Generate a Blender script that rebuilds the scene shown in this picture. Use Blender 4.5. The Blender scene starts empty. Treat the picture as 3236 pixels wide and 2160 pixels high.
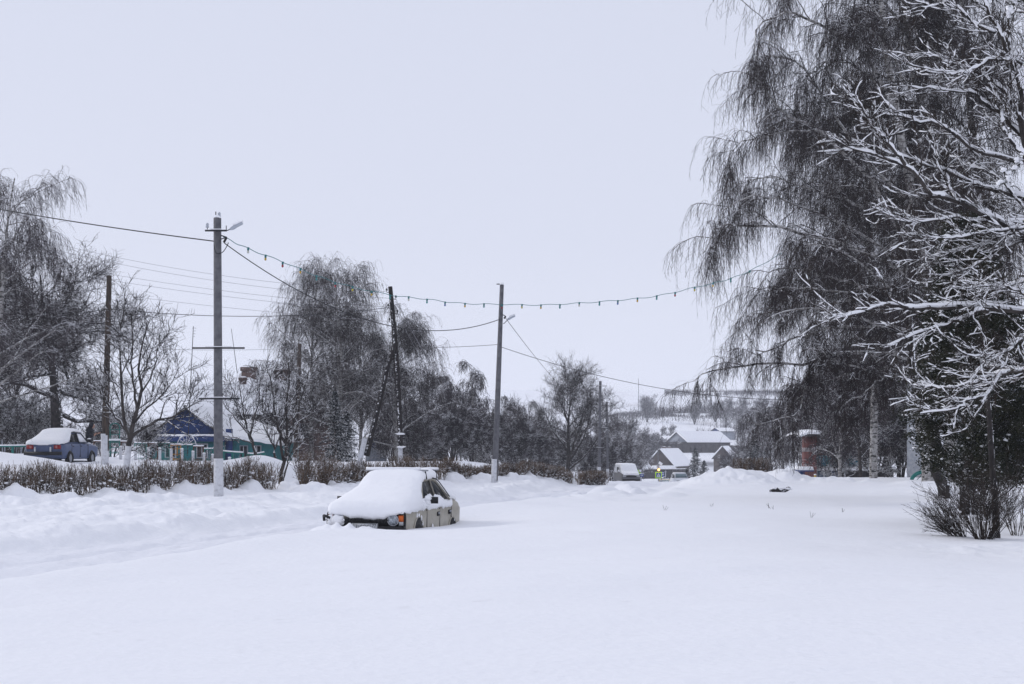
import bpy, bmesh, math, random
import numpy as np
from mathutils import Vector, Matrix
# ------------------------------------------------------------------ camera, world, light
F = 4494.0; U0 = 1618.0; V0 = 1400.0; CH = 1.6
SC = bpy.context.scene
COL = SC.collection
cam_d = bpy.data.cameras.new('camera'); cam = bpy.data.objects.new('camera', cam_d); COL.objects.link(cam)
cam.location = (0, 0, CH); cam.rotation_euler = (math.pi/2, 0, 0)
cam_d.sensor_width = 36.0; cam_d.lens = 36.0*F/3236.0
cam_d.shift_y = (V0-1080.0)/3236.0
cam_d.clip_start = 0.1; cam_d.clip_end = 8000
SC.camera = cam
SC.view_settings.view_transform = 'Standard'; SC.view_settings.look = 'None'
SC.cycles.volume_bounces = 2; SC.cycles.max_bounces = 10
SC.view_settings.exposure = 0.0; SC.view_settings.gamma = 1.0
W = bpy.data.worlds.new('World'); SC.world = W; W.use_nodes = True
wn = W.node_tree.nodes; wl = W.node_tree.links
bg = wn['Background']
sky = wn.new('ShaderNodeTexSky'); sky.sky_type = 'NISHITA'; sky.sun_disc = False
SUN_EL = math.radians(27); SUN_AZ = math.radians(-62)   # high diffuse sun behind the cloud, front left
sky.sun_elevation = SUN_EL; sky.sun_rotation = SUN_AZ
sky.air_density = 1.0; sky.dust_density = 2.0
smul = wn.new('ShaderNodeVectorMath'); smul.operation = 'SCALE'; smul.inputs['Scale'].default_value = 0.1
wl.new(sky.outputs[0], smul.inputs[0])
# overcast layer: horizon colour -> brighter zenith
tc = wn.new('ShaderNodeTexCoord'); sep = wn.new('ShaderNodeSeparateXYZ'); wl.new(tc.outputs['Generated'], sep.inputs[0])
rmp = wn.new('ShaderNodeValToRGB'); wl.new(sep.outputs['Z'], rmp.inputs[0])
cr = rmp.color_ramp
cr.elements[0].position = 0.0; cr.elements[0].color = (0.80, 0.83, 0.955, 1)
cr.elements[1].position = 1.0; cr.elements[1].color = (.735, .77, .915, 1)
e = cr.elements.new(0.14); e.color = (0.72, 0.752, 0.885, 1)
e = cr.elements.new(0.33); e.color = (0.695, 0.730, 0.868, 1)
mixw = wn.new('ShaderNodeMixRGB'); mixw.inputs[0].default_value = 0.96
wl.new(smul.outputs[0], mixw.inputs[1]); wl.new(rmp.outputs[0], mixw.inputs[2])
wl.new(mixw.outputs[0], bg.inputs[0]); bg.inputs[1].default_value = 1.0
sd = bpy.data.lights.new('sun', 'SUN'); so = bpy.data.objects.new('sun', sd); COL.objects.link(so)
sd.energy = 1.15; sd.angle = math.radians(12); sd.color = (1.0, 0.965, 0.93)
_dir = Vector((math.sin(SUN_AZ)*math.cos(SUN_EL), math.cos(SUN_AZ)*math.cos(SUN_EL), math.sin(SUN_EL)))
so.rotation_euler = _dir.to_track_quat('Z', 'Y').to_euler()
# ------------------------------------------------------------------ helpers
def PX(u, v, d): return np.array(((u-U0)/F*d, d, CH+(V0-v)/F*d))
def tag(o, label=None, cat=None, group=None, kind=None):
    if label: o['label'] = label
    if cat: o['category'] = cat
    if group: o['group'] = group
    if kind: o['kind'] = kind
    return o
def thing(name, label, cat, loc=(0, 0, 0), rz=0, group=None):
    o = bpy.data.objects.new(name, None); COL.objects.link(o)
    o.location = tuple(float(c) for c in loc); o.rotation_euler = (0, 0, rz); o.empty_display_size = 0.3
    return tag(o, label, cat, group)
def dup(root, loc, rz=None, scale=None, label=None, group=None):
    def rec(o, par):
        c = o.copy(); COL.objects.link(c); c.parent = par
        for ch in [q for q in bpy.data.objects if q.parent == o]: rec(ch, c)
        return c
    r = rec(root, None); r.location = tuple(float(c) for c in loc)
    if rz is not None: r.rotation_euler = (0, 0, rz)
    if scale is not None: r.scale = scale if hasattr(scale, '__len__') else (scale,)*3
    if label: r['label'] = label
    if group: r['group'] = group
    return r
class MB:
    """collects geometry for ONE mesh object"""
    def __init__(s): s.v = []; s.f = []; s.n = 0; s.nf = 0
    def add(s, V, Fc):
        V = np.asarray(V, float).reshape(-1, 3); s.v.append(V)
        Fc = np.asarray(Fc, int)
        if len(Fc): s.f.append(Fc + s.n)
        s.n += len(V)
    def poly(s, pts): s.add(pts, [list(range(len(pts)))])
    def box(s, c, size, rz=0.0, M=None, taper=1.0, rx=0.0, ry=0.0):
        x, y, z = [q/2 for q in size]
        V = np.array([(-x, -y, -z), (x, -y, -z), (x, y, -z), (-x, y, -z), (-x*taper, -y*taper, z), (x*taper, -y*taper, z), (x*taper, y*taper, z), (-x*taper, y*taper, z)])
        R = np.array((Matrix.Rotation(rz, 3, 'Z') @ Matrix.Rotation(ry, 3, 'Y') @ Matrix.Rotation(rx, 3, 'X')))
        V = V @ R.T + np.array(c)
        s.add(V, [(0, 3, 2, 1), (4, 5, 6, 7), (0, 1, 5, 4), (1, 2, 6, 5), (2, 3, 7, 6), (3, 0, 4, 7)])
    def tube(s, pts, r, sides=6, cap=True):
        pts = np.asarray(pts, float); r = np.broadcast_to(np.asarray(r, float), (len(pts),))
        V, Fq = tubes_np(pts[None], r[None], sides)
        s.add(V, Fq)
        if cap:
            k = len(pts)
            if sides == 4 or sides == 3:
                pass
            for ring, flip in ((0, True), (k-1, False)):
                b = s.n - k*sides + ring*sides
                c = V[ring*sides:(ring+1)*sides].mean(0)
                s.v.append(c[None]); ci = s.n; s.n += 1
                idx = [(b+i, b+(i+1) % sides) for i in range(sides)]
                s.f.append(np.array([((j, i, ci) if flip else (i, j, ci)) for i, j in idx]))
    def prism(s, poly2, axis_pts):
        """polygon list (n,3) extruded by vector"""
        a = np.asarray(poly2, float); b = a + np.asarray(axis_pts, float); n = len(a)
        s.add(np.vstack([a, b]), np.zeros((0, 4)))
        o = s.n - 2*n
        s.f.append(np.array([[o+i for i in range(n)][::-1]])); s.f.append(np.array([[o+n+i for i in range(n)]]))
        s.f.append(np.array([(o+i, o+(i+1) % n, o+n+(i+1) % n, o+n+i) for i in range(n)]))
    def lathe(s, prof, c=(0, 0, 0), sides=16, M=None):
        prof = np.asarray(prof, float); k = len(prof); a = np.linspace(0, 2*np.pi, sides, endpoint=False)
        V = np.zeros((k, sides, 3)); V[..., 0] = prof[:, 0:1]*np.cos(a); V[..., 1] = prof[:, 0:1]*np.sin(a); V[..., 2] = prof[:, 1:2]
        V = V.reshape(-1, 3)
        if M is not None: V = V @ np.array(M.to_3x3()).T
        V = V + np.array(c)
        Fq = [(i*sides+j, i*sides+(j+1) % sides, (i+1)*sides+(j+1) % sides, (i+1)*sides+j) for i in range(k-1) for j in range(sides)]
        s.add(V, Fq)
    def grid(s, V):
        """V (n,m,3)"""
        n, m = V.shape[:2]; idx = np.arange(n*m).reshape(n, m)
        s.add(V.reshape(-1, 3), np.stack([idx[:-1, :-1], idx[:-1, 1:], idx[1:, 1:], idx[1:, :-1]], -1).reshape(-1, 4))
    def build(s, name, mat, parent=None, smooth=False, world=True, offs=None):
        V = np.vstack(s.v)
        if parent is not None and world:
            L = np.array(parent.location); V = V - L
            if parent.rotation_euler[2] != 0:
                a = -parent.rotation_euler[2]; R = np.array([[math.cos(a), -math.sin(a), 0], [math.sin(a), math.cos(a), 0], [0, 0, 1]]); V = V @ R.T
        me = bpy.data.meshes.new(name)
        loops = []; starts = []; tot = 0; ls = []
        for fc in s.f:
            m = fc.shape[1]
            loops.append(fc.reshape(-1)); st = tot + np.arange(len(fc))*m; starts.append(st); tot += fc.size
        loops = np.concatenate(loops); starts = np.concatenate(starts)
        me.vertices.add(len(V)); me.vertices.foreach_set('co', V.astype(np.float32).ravel())
        me.loops.add(len(loops)); me.loops.foreach_set('vertex_index', loops.astype(np.int32))
        me.polygons.add(len(starts)); me.polygons.foreach_set('loop_start', starts.astype(np.int32))
        if smooth: me.polygons.foreach_set('use_smooth', np.ones(len(starts), bool))
        me.update(calc_edges=True); me.validate()
        if mat: me.materials.append(mat)
        o = bpy.data.objects.new(name, me); COL.objects.link(o)
        if parent is not None: o.parent = parent
        return o
def norm(a): return a/np.maximum(np.linalg.norm(a, axis=-1, keepdims=True), 1e-9)
def tubes_np(P, R, sides):
    """P (N,k,3), R (N,k) -> verts, quads"""
    N, k = P.shape[:2]
    T = np.empty_like(P); T[:, 1:-1] = P[:, 2:]-P[:, :-2]; T[:, 0] = P[:, 1]-P[:, 0]; T[:, -1] = P[:, -1]-P[:, -2]
    T = norm(T)
    mean = norm((P[:, -1]-P[:, 0])[:, None, :])
    Z = np.zeros((N, 1, 3)); Z[..., 2] = 1
    vert = np.abs(mean[..., 2]) > 0.97
    Z[vert] = (0, 1, 0)
    S = norm(np.cross(T, np.broadcast_to(Z, T.shape)))
    Uv = np.cross(S, T)
    off = 0 if sides != 4 else math.pi/4*0
    a = 2*np.pi*np.arange(sides)/sides + off
    V = P[:, :, None, :] + R[:, :, None, None]*(np.cos(a)[None, None, :, None]*Uv[:, :, None, :] + np.sin(a)[None, None, :, None]*S[:, :, None, :])
    idx = np.arange(N*k*sides).reshape(N, k, sides)
    nx = np.roll(idx, -1, axis=2)
    Q = np.stack([idx[:, :-1], nx[:, :-1], nx[:, 1:], idx[:, 1:]], -1).reshape(-1, 4)
    return V.reshape(-1, 3), Q
def smooth01(a, b, x):
    t = np.clip((x-a)/(b-a), 0, 1); return t*t*(3-2*t)
_rs = np.random.RandomState(7)
_tab = _rs.rand(512, 512)
def vnoise(x, y):
    xi = np.floor(x).astype(int); yi = np.floor(y).astype(int); fx = x-xi; fy = y-yi
    fx = fx*fx*(3-2*fx); fy = fy*fy*(3-2*fy)
    a = _tab[xi % 512, yi % 512]; b = _tab[(xi+1) % 512, yi % 512]; c = _tab[xi % 512, (yi+1) % 512]; d = _tab[(xi+1) % 512, (yi+1) % 512]
    return (a*(1-fx)+b*fx)*(1-fy)+(c*(1-fx)+d*fx)*fy
def fbm(x, y, s, o=4, g=0.5):
    t = 0; A = 1; n = 0; c, sn = math.cos(.6), math.sin(.6)
    x = x/s; y = y/s
    for i in range(o):
        t = t + A*(vnoise(x+17*i, y+31*i)-.5); n += A; A *= g; x, y = (x*c-y*sn)*2.03, (x*sn+y*c)*2.03
    return t/n*2      # about -1..1
# ------------------------------------------------------------------ materials
def mat(name, color=(.5, .5, .5), rough=.7, metal=0, noise=None, bump=None, spec=0.3, emit=None, emits=0):
    m = bpy.data.materials.new(name); m.use_nodes = True; nt = m.node_tree; b = nt.nodes['Principled BSDF']
    b.inputs['Base Color'].default_value = (*color, 1); b.inputs['Roughness'].default_value = rough; b.inputs['Metallic'].default_value = metal
    b.inputs['Specular IOR Level'].default_value = spec
    if emit: b.inputs['Emission Color'].default_value = (*emit, 1); b.inputs['Emission Strength'].default_value = emits
    t = None
    if noise or bump:
        t = nt.nodes.new('ShaderNodeTexCoord')
    if noise:   # (scale, color2, lo, hi[, stretch])
        n = nt.nodes.new('ShaderNodeTexNoise'); n.inputs['Scale'].default_value = noise[0]; n.inputs['Detail'].default_value = 6; n.inputs['Roughness'].default_value = .6
        src = t.outputs['Object']
        if len(noise) > 4:
            mp = nt.nodes.new('ShaderNodeMapping'); mp.inputs['Scale'].default_value = noise[4]; nt.links.new(src, mp.inputs[0]); src = mp.outputs[0]
        nt.links.new(src, n.inputs[0])
        r = nt.nodes.new('ShaderNodeMapRange'); r.inputs[1].default_value = noise[2]; r.inputs[2].default_value = noise[3]; nt.links.new(n.outputs[0], r.inputs[0])
        mx = nt.nodes.new('ShaderNodeMixRGB'); mx.inputs[1].default_value = (*color, 1); mx.inputs[2].default_value = (*noise[1], 1)
        nt.links.new(r.outputs[0], mx.inputs[0]); nt.links.new(mx.outputs[0], b.inputs['Base Color'])
    if bump:    # (scale, strength, distance)
        n2 = nt.nodes.new('ShaderNodeTexNoise'); n2.inputs['Scale'].default_value = bump[0]; n2.inputs['Detail'].default_value = 5
        nt.links.new(t.outputs['Object'], n2.inputs[0])
        bp = nt.nodes.new('ShaderNodeBump'); bp.inputs['Strength'].default_value = bump[1]; bp.inputs['Distance'].default_value = bump[2]
        nt.links.new(n2.outputs[0], bp.inputs['Height']); nt.links.new(bp.outputs[0], b.inputs['Normal'])
    return m
SNOW = (.865, .873, .90)
def snowy(name, color, color2, cov=0.5, nz0=.25, nz1=.45, rough=.85, scale=9.0, marks=None, cs=6.0, facing=None):
    """a dark surface that carries settled snow on its upward side"""
    m = bpy.data.materials.new(name); m.use_nodes = True; nt = m.node_tree; b = nt.nodes['Principled BSDF']; N = nt.nodes.new; Lk = nt.links.new
    b.inputs['Roughness'].default_value = rough; b.inputs['Specular IOR Level'].default_value = .15
    t = N('ShaderNodeTexCoord'); g = N('ShaderNodeNewGeometry')
    n1 = N('ShaderNodeTexNoise'); n1.inputs['Scale'].default_value = cs; n1.inputs['Detail'].default_value = 4; Lk(t.outputs['Object'], n1.inputs[0])
    mx = N('ShaderNodeMixRGB'); mx.inputs[1].default_value = (*color, 1); mx.inputs[2].default_value = (*color2, 1)
    r0 = N('ShaderNodeMapRange'); r0.inputs[1].default_value = .4; r0.inputs[2].default_value = .62; Lk(n1.outputs[0], r0.inputs[0]); Lk(r0.outputs[0], mx.inputs[0])
    base = mx.outputs[0]
    if marks:   # birch marks: dark dashes
        mp = N('ShaderNodeMapping'); mp.inputs['Scale'].default_value = (2.2, 2.2, 9); Lk(t.outputs['Object'], mp.inputs[0])
        n3 = N('ShaderNodeTexNoise'); n3.inputs['Scale'].default_value = 1.6; n3.inputs['Detail'].default_value = 3; Lk(mp.outputs[0], n3.inputs[0])
        r3 = N('ShaderNodeMapRange'); r3.inputs[1].default_value = .55; r3.inputs[2].default_value = .6; Lk(n3.outputs[0], r3.inputs[0])
        m3 = N('ShaderNodeMixRGB'); Lk(r3.outputs[0], m3.inputs[0]); Lk(base, m3.inputs[1]); m3.inputs[2].default_value = (*marks, 1); base = m3.outputs[0]
    sp = N('ShaderNodeSeparateXYZ'); Lk(g.outputs['True Normal'], sp.inputs[0])
    r1 = N('ShaderNodeMapRange'); r1.inputs[1].default_value = nz0; r1.inputs[2].default_value = nz1; Lk(sp.outputs['Z'], r1.inputs[0])
    n2 = N('ShaderNodeTexNoise'); n2.inputs['Scale'].default_value = scale; n2.inputs['Detail'].default_value = 3; Lk(t.outputs['Object'], n2.inputs[0])
    r2 = N('ShaderNodeMapRange'); th = .5+(.5-cov)*.45; r2.inputs[1].default_value = th-.03; r2.inputs[2].default_value = th+.03; Lk(n2.outputs[0], r2.inputs[0])
    mm = N('ShaderNodeMath'); mm.operation = 'MULTIPLY'; Lk(r1.outputs[0], mm.inputs[0]); Lk(r2.outputs[0], mm.inputs[1])
    fac = mm.outputs[0]
    if facing:  # wind-blown snow stuck to the side that faces this direction
        dp = N('ShaderNodeVectorMath'); dp.operation = 'DOT_PRODUCT'; Lk(g.outputs['Normal'], dp.inputs[0]); dp.inputs[1].default_value = facing
        n4 = N('ShaderNodeTexNoise'); n4.inputs['Scale'].default_value = 11; n4.inputs['Detail'].default_value = 5; Lk(t.outputs['Object'], n4.inputs[0])
        ad = N('ShaderNodeMath'); ad.operation = 'ADD'; Lk(dp.outputs['Value'], ad.inputs[0]); Lk(n4.outputs[0], ad.inputs[1])
        r4 = N('ShaderNodeMapRange'); r4.inputs[1].default_value = 1.26; r4.inputs[2].default_value = 1.34; Lk(ad.outputs[0], r4.inputs[0])
        mxx = N('ShaderNodeMath'); mxx.operation = 'MAXIMUM'; Lk(fac, mxx.inputs[0]); Lk(r4.outputs[0], mxx.inputs[1]); fac = mxx.outputs[0]
    ms = N('ShaderNodeMixRGB'); Lk(fac, ms.inputs[0]); Lk(base, ms.inputs[1]); ms.inputs[2].default_value = (*SNOW, 1)
    Lk(ms.outputs[0], b.inputs['Base Color'])
    return m
M = {}
M['snow'] = mat('snow', SNOW, .75, spec=.2, bump=(14, .25, .03))
M['snow_cap'] = mat('snow_cap', (.90, .905, .925), .75, spec=.2, bump=(7, .35, .05))
M['bark'] = snowy('bark_dark', (.045, .04, .038), (.02, .018, .018), .55, facing=(.72, -.25, 0))
M['bark_blown'] = snowy('bark_snow_blown', (.045, .04, .038), (.02, .018, .018), .6, facing=(1.05, -.35, 0))
M['bark_plain'] = snowy('bark_plain', (.06, .052, .048), (.025, .022, .022), .6)
M['birch'] = snowy('bark_birch', (.42, .41, .40), (.20, .19, .18), .45, marks=(.02, .018, .018))
M['twig'] = snowy('twig', (.040, .030, .028), (.022, .018, .02), .38, scale=3.0)
M['twig_snow'] = snowy('twig_snowy', (.030, .025, .025), (.018, .015, .016), .44, scale=4.0, nz0=.1, nz1=.3)
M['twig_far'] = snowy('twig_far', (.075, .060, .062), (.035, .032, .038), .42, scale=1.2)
M['hedge'] = snowy('hedge_twig', (.15, .105, .072), (.055, .04, .032), .50, scale=11.0, cs=2.5)
M['bush'] = snowy('bush_twig', (.045, .034, .027), (.022, .018, .017), .30, scale=9.0)
M['conc'] = mat('concrete_pole', (.155, .155, .165), .85, noise=(7, (.095, .095, .105), .4, .65), bump=(60, .4, .01))
M['white_paint'] = mat('whitewash', (.62, .63, .66), .8, noise=(9, (.42, .42, .44), .5, .7))
M['wood_pole'] = mat('wood_pole', (.075, .055, .042), .9, noise=(3, (.028, .023, .022), .42, .6, (9, 9, .8)), bump=(30, .5, .01))
M['wood_dark'] = snowy('tarred_wood', (.03, .026, .025), (.016, .014, .015), .30, scale=6, facing=(-.3, -.68, 0))
M['black'] = mat('black_plastic', (.012, .012, .014), .55)
M['steel'] = mat('dark_steel', (.035, .035, .04), .5, .6)
M['galv'] = mat('galvanised', (.33, .34, .37), .45, .5)
M['cable'] = mat('cable', (.02, .02, .022), .7)
M['cable_green'] = mat('cable_green', (.03, .16, .17), .6)
M['thin_wire'] = mat('thin_wire', (.11, .11, .13), .5, .4)
# ------------------------------------------------------------------ terrain
ry_ = [-60, 5, 17, 25, 35, 45, 60, 90, 117, 140, 170, 200, 370, 3000]
rx_ = [-24, -11.2, -8.4, -6.25, -3.0, 0.2, 3.9, 8.6, 11.6, 12.6, 18.6, 22, 40, 60]
rw_ = [1.7, 1.7, 1.9, 1.9, 1.75, 1.6, 1.7, 2.4, 3.4, 4.5, 5.5, 6, 6, 6]
hy_ = [-60, 37, 45, 51, 55, 58, 70, 100, 3000]
hx_ = [-60, -13.3, -7.9, -5.4, -2.4, -.5, 2.9, 5.0, 5.0]
def road_c(y): return np.interp(y, ry_, rx_)
def road_w(y): return np.interp(y, ry_, rw_)
def hedge_x(y): return np.interp(y, hy_, hx_)
PILES = [(8.4, 54.8, 1.45, 2.2, .52), (9.0, 55.0, .8, 1.6, .2), (11.0, 57.5, 1.0, 1.6, .62), (12.4, 56, 1.0, 1.5, .22), (13.6, 55.5, 1.2, 1.5, .14), (15.2, 54, .9, 1.3, .12),
         (17.5, 55, 2.4, 1.6, .14), (2.6, 56.0, .9, 1.2, .10), (19.5, 52, 2.0, 1.8, .14), (15.5, 47, 2.5, 1.2, .1), (18, 45, 3, 1.2, .12)]
def height(x, y):
    x = np.asarray(x, float); y = np.asarray(y, float)
    dec = np.interp(y, [-60, 62, 80, 117, 140, 170, 200, 260, 370, 450, 520, 600, 750, 900, 1200, 5000], [0, 0, -.35, -1.25, -2.2, -3.2, -4.4, -5.6, -7.4, -6, 0, 7.5, 20, 33, 45.5, 60])
    dec = dec + smooth01(450, 800, y)*fbm(x, y, 260, 2)*2.0
    beh = hedge_x(y)-x
    la = np.interp(y, [0, 70, 85, 105, 130, 160, 200, 370], [.72, .72, 1.0, 1.2, 1.5, 1.2, .8, 0])
    h = dec + la*smooth01(.6, 9, beh)
    # right side a little bumpy
    h = h + .10*fbm(x, y, 9, 3)*smooth01(8, 30, y) + .06*fbm(x, y*1.6, 2.6, 3)*smooth01(6, 16, y) + .05*np.abs(fbm(x*.35+y*.12, y-x*.25, 1.9, 3))*smooth01(5, 9, y)*(1-smooth01(60, 80, y)) + .012*fbm(x*.6, y*2.2, .7, 3)*smooth01(4, 8, y)*(1-smooth01(60, 80, y))*(1-smooth01(300, 500, y))
    # right foreground dips gently towards the shrubs
    h = h - .12*smooth01(3.5, 8, x)*smooth01(10, 20, y)*(1-smooth01(34, 46, y))
    rc = road_c(y); rw = road_w(y); s = x-rc
    near = 1-smooth01(110, 160, y)
    # road bed
    bed = -.24 - .05*near
    inside = 1-smooth01(-.1, .9, np.abs(s)-rw)
    rough = .05*fbm(x, y, .8, 4)+.03*fbm(x*3, y*.6, 1.2, 3)
    left_edge = -(rw)
    # plowed verge left of the road up to the hedge
    vg = smooth01(0, .8, left_edge - s)*(1-smooth01(-.2, 1.2, beh))
    gap = np.maximum(rc-rw-hedge_x(y), .5)
    frac = np.clip((left_edge-s)/gap, 0, 1)
    lum = np.maximum(0, fbm(x, y, .8, 4)+.12)
    h = h + near*vg*(-.10 + .26*frac**1.5 + (.18+.30*smooth01(.55, 1.0, frac)*(1-smooth01(.97, 1.1, frac)))*lum + .07*fbm(x, y, .38, 3))
    h = h*(1-inside*near) + inside*near*(dec + bed + rough*1.2)
    # ruts
    for off in (-.75, .75):
        h = h - near*.05*np.exp(-((s-off+.15*fbm(x, y, 6, 2))/.16)**2)*inside
    # soft drift edge on the field side
    fe = np.exp(-((s-rw-1.0)/.8)**2)*near*(1-smooth01(48, 60, y)); h = h + .05*fe
    # piles thrown up by the plough
    pl = 0
    dx = x + .55*fbm(x, y, 1.6, 3); dy = y + .6*fbm(x+40, y, 1.6, 3)
    for (px, py, sx, sy, hh) in PILES:
        r2 = ((dx-px)/sx)**2+((dy-py)/sy)**2; pl = np.maximum(pl, hh*np.exp(-np.minimum(r2, 30)**1.15*.9))
    lump = np.maximum(0, fbm(x, y, .55, 3)+.05)
    pm = smooth01(.02, .2, pl)
    h = h + pl*(1+.35*fbm(x, y, .9, 4)) + pm*.20*lump
    # chunk field near the road end
    cf = np.exp(-(((x-2.9)/2.6)**2+((y-47.5)/7)**2)**1.5)
    cf2 = np.exp(-(((x-15)/5)**2+((y-46)/5)**2)**1.5)*.35
    cf = np.maximum(cf, cf2)
    ch = np.maximum(0, fbm(x, y, .8, 2)-.12)**.8
    h = h + cf*(-.04+.38*ch)
    h = h - .16*np.exp(-((x-.105*y)/1.3)**2)*smooth01(44, 53, y)*(1-smooth01(95, 125, y))
    # trodden snow at the lower right
    h = h + np.exp(-((x-8.8)/2.2)**2-((y-22.5)/1.6)**2)*.13*fbm(x, y, .45, 3)
    # mounds behind the hedge
    for (px, py, sx, sy, hh) in [(-19.8, 52, 2.3, 3.0, .62), (-17.2, 53, 1.1, 2.0, .12), (-9.5, 53, 1.0, 1.8, .44), (-8.6, 53, 1.1, 1.8, .28), (-10.8, 53, 1.0, 1.8, .22), (-13.9, 57, 1.0, 1.0, .18), (-23, 70, 6, 6, .5)]:
        h = h + hh*np.exp(-(((x-px)/sx)**2+((y-py)/sy)**2))
    # hollow scoured round the parked car, a drift at its front left corner
    cm = np.exp(-((((x+2.0)-.22*(y-28))/1.9)**2+((y-28.2)/3.4)**2)**2)
    h = h*(1-cm)+cm*(-.015-.036*(y-26.6)+.012*fbm(x, y, .8, 3))
    h = h + .12*np.exp(-(((x+3.68)/.26)**2+((y-26.9)/.45)**2)) - .05*np.exp(-(((x+2.12)/.25)**2+((y-26.8)/.3)**2)) + .05*np.exp(-(((x+3.3)/.3)**2+((y-26.7)/.2)**2))
    for (mx_, mh) in ((-3.30, .09), (-3.06, .095), (-3.48, .05), (-2.82, .045), (-2.70, .04)):
        h = h + mh*np.exp(-(((x-mx_)/.07)**2+((y-26.85)/.25)**2))
    return h
def H(x, y): return float(height(np.array([x]), np.array([y]))[0])
def GP(u, d, dz=0.0):
    x = (u-U0)/F*d; return (x, d, H(x, d)+dz)
def snow_ground_mat(name, dirt, base):
    m = bpy.data.materials.new(name); m.use_nodes = True; nt = m.node_tree; b = nt.nodes['Principled BSDF']; N = nt.nodes.new; Lk = nt.links.new
    b.inputs['Roughness'].default_value = .7; b.inputs['Specular IOR Level'].default_value = .2
    t = N('ShaderNodeTexCoord')
    n1 = N('ShaderNodeTexNoise'); n1.inputs['Scale'].default_value = 2.2; n1.inputs['Detail'].default_value = 9; n1.inputs['Roughness'].default_value = .72; Lk(t.outputs['Object'], n1.inputs[0])
    r = N('ShaderNodeMapRange'); r.inputs[1].default_value = .60; r.inputs[2].default_value = .74; r.inputs[4].default_value = dirt; Lk(n1.outputs[0], r.inputs[0])
    mx = N('ShaderNodeMixRGB'); Lk(r.outputs[0], mx.inputs[0]); mx.inputs[1].default_value = (*base, 1); mx.inputs[2].default_value = (.30, .28, .28, 1)
    # far slopes: dry grass pokes through
    sp = N('ShaderNodeSeparateXYZ'); Lk(t.outputs['Object'], sp.inputs[0])
    ry = N('ShaderNodeMapRange'); ry.inputs[1].default_value = 420; ry.inputs[2].default_value = 560; Lk(sp.outputs['Y'], ry.inputs[0])
    mp = N('ShaderNodeMapping'); mp.inputs['Scale'].default_value = (.06, .012, .06); Lk(t.outputs['Object'], mp.inputs[0])
    n2 = N('ShaderNodeTexNoise'); n2.inputs['Scale'].default_value = 1.0; n2.inputs['Detail'].default_value = 8; n2.inputs['Roughness'].default_value = .75; Lk(mp.outputs[0], n2.inputs[0])
    r2 = N('ShaderNodeMapRange'); r2.inputs[1].default_value = .55; r2.inputs[2].default_value = .72; r2.inputs[4].default_value = .5; Lk(n2.outputs[0], r2.inputs[0])
    mu = N('ShaderNodeMath'); mu.operation = 'MULTIPLY'; Lk(r2.outputs[0], mu.inputs[0]); Lk(ry.outputs[0], mu.inputs[1])
    m2 = N('ShaderNodeMixRGB'); Lk(mu.outputs[0], m2.inputs[0]); Lk(mx.outputs[0], m2.inputs[1]); m2.inputs[2].default_value = (.30, .26, .24, 1)
    Lk(m2.outputs[0], b.inputs['Base Color'])
    n3 = N('ShaderNodeTexNoise'); n3.inputs['Scale'].default_value = 9; n3.inputs['Detail'].default_value = 6; Lk(t.outputs['Object'], n3.inputs[0])
    mp2 = N('ShaderNodeMapping'); mp2.inputs['Scale'].default_value = (.8, 3.5, 1); mp2.inputs['Rotation'].default_value = (0, 0, .25); Lk(t.outputs['Object'], mp2.inputs[0])
    n4 = N('ShaderNodeTexNoise'); n4.inputs['Scale'].default_value = 1.2; n4.inputs['Detail'].default_value = 4; Lk(mp2.outputs[0], n4.inputs[0])
    ad = N('ShaderNodeMath'); ad.operation = 'MULTIPLY_ADD'; Lk(n4.outputs[0], ad.inputs[0]); ad.inputs[1].default_value = 1.6; Lk(n3.outputs[0], ad.inputs[2])
    bp = N('ShaderNodeBump'); bp.inputs['Strength'].default_value = .32; bp.inputs['Distance'].default_value = .05; Lk(ad.outputs[0], bp.inputs['Height']); Lk(bp.outputs[0], b.inputs['Normal'])
    return m
M['ground'] = snow_ground_mat('snow_ground', .22, SNOW)
M['road'] = snow_ground_mat('packed_snow', .45, (.80, .81, .85))
def build_terrain():
    th = np.concatenate([np.linspace(-180, -32, 60, endpoint=False), np.linspace(-32, -22.5, 50, endpoint=False), np.linspace(-22.5, 22.5, 900, endpoint=False), np.linspace(22.5, 32, 50, endpoint=False), np.linspace(32, 180, 60)])
    r = np.concatenate([np.linspace(.5, 8, 20, endpoint=False), np.arange(8, 18, .16), np.arange(18, 66, .12), 66*1.0*np.exp(np.linspace(0, math.log(250/66), 230, endpoint=False)), 250*np.exp(np.linspace(0, math.log(1500/250), 90))])
    T, Rr = np.meshgrid(np.radians(th), r)
    X = np.sin(T)*Rr; Y = np.cos(T)*Rr; Z = height(X, Y)
    V = np.stack([X, Y, Z], -1); n, m = X.shape
    idx = np.arange(n*m).reshape(n, m)
    Q = np.stack([idx[:-1, :-1], idx[:-1, 1:], idx[1:, 1:], idx[1:, :-1]], -1).reshape(-1, 4)
    cx = V.reshape(-1, 3)[Q].mean(1)
    s = np.abs(cx[:, 0]-road_c(cx[:, 1])); mask = (s < road_w(cx[:, 1])) & (cx[:, 1] < 165) & (cx[:, 1] > -40)
    for nm, mk, mt in (('ground', ~mask, M['ground']), ('road', mask, M['road'])):
        q = Q[mk]; used, inv = np.unique(q, return_inverse=True)
        mb = MB(); mb.add(V.reshape(-1, 3)[used], inv.reshape(-1, 4)[:, ::-1])
        o = mb.build(nm, mt, None, smooth=True)
        o['kind'] = 'structure'
    return
build_terrain()
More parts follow.
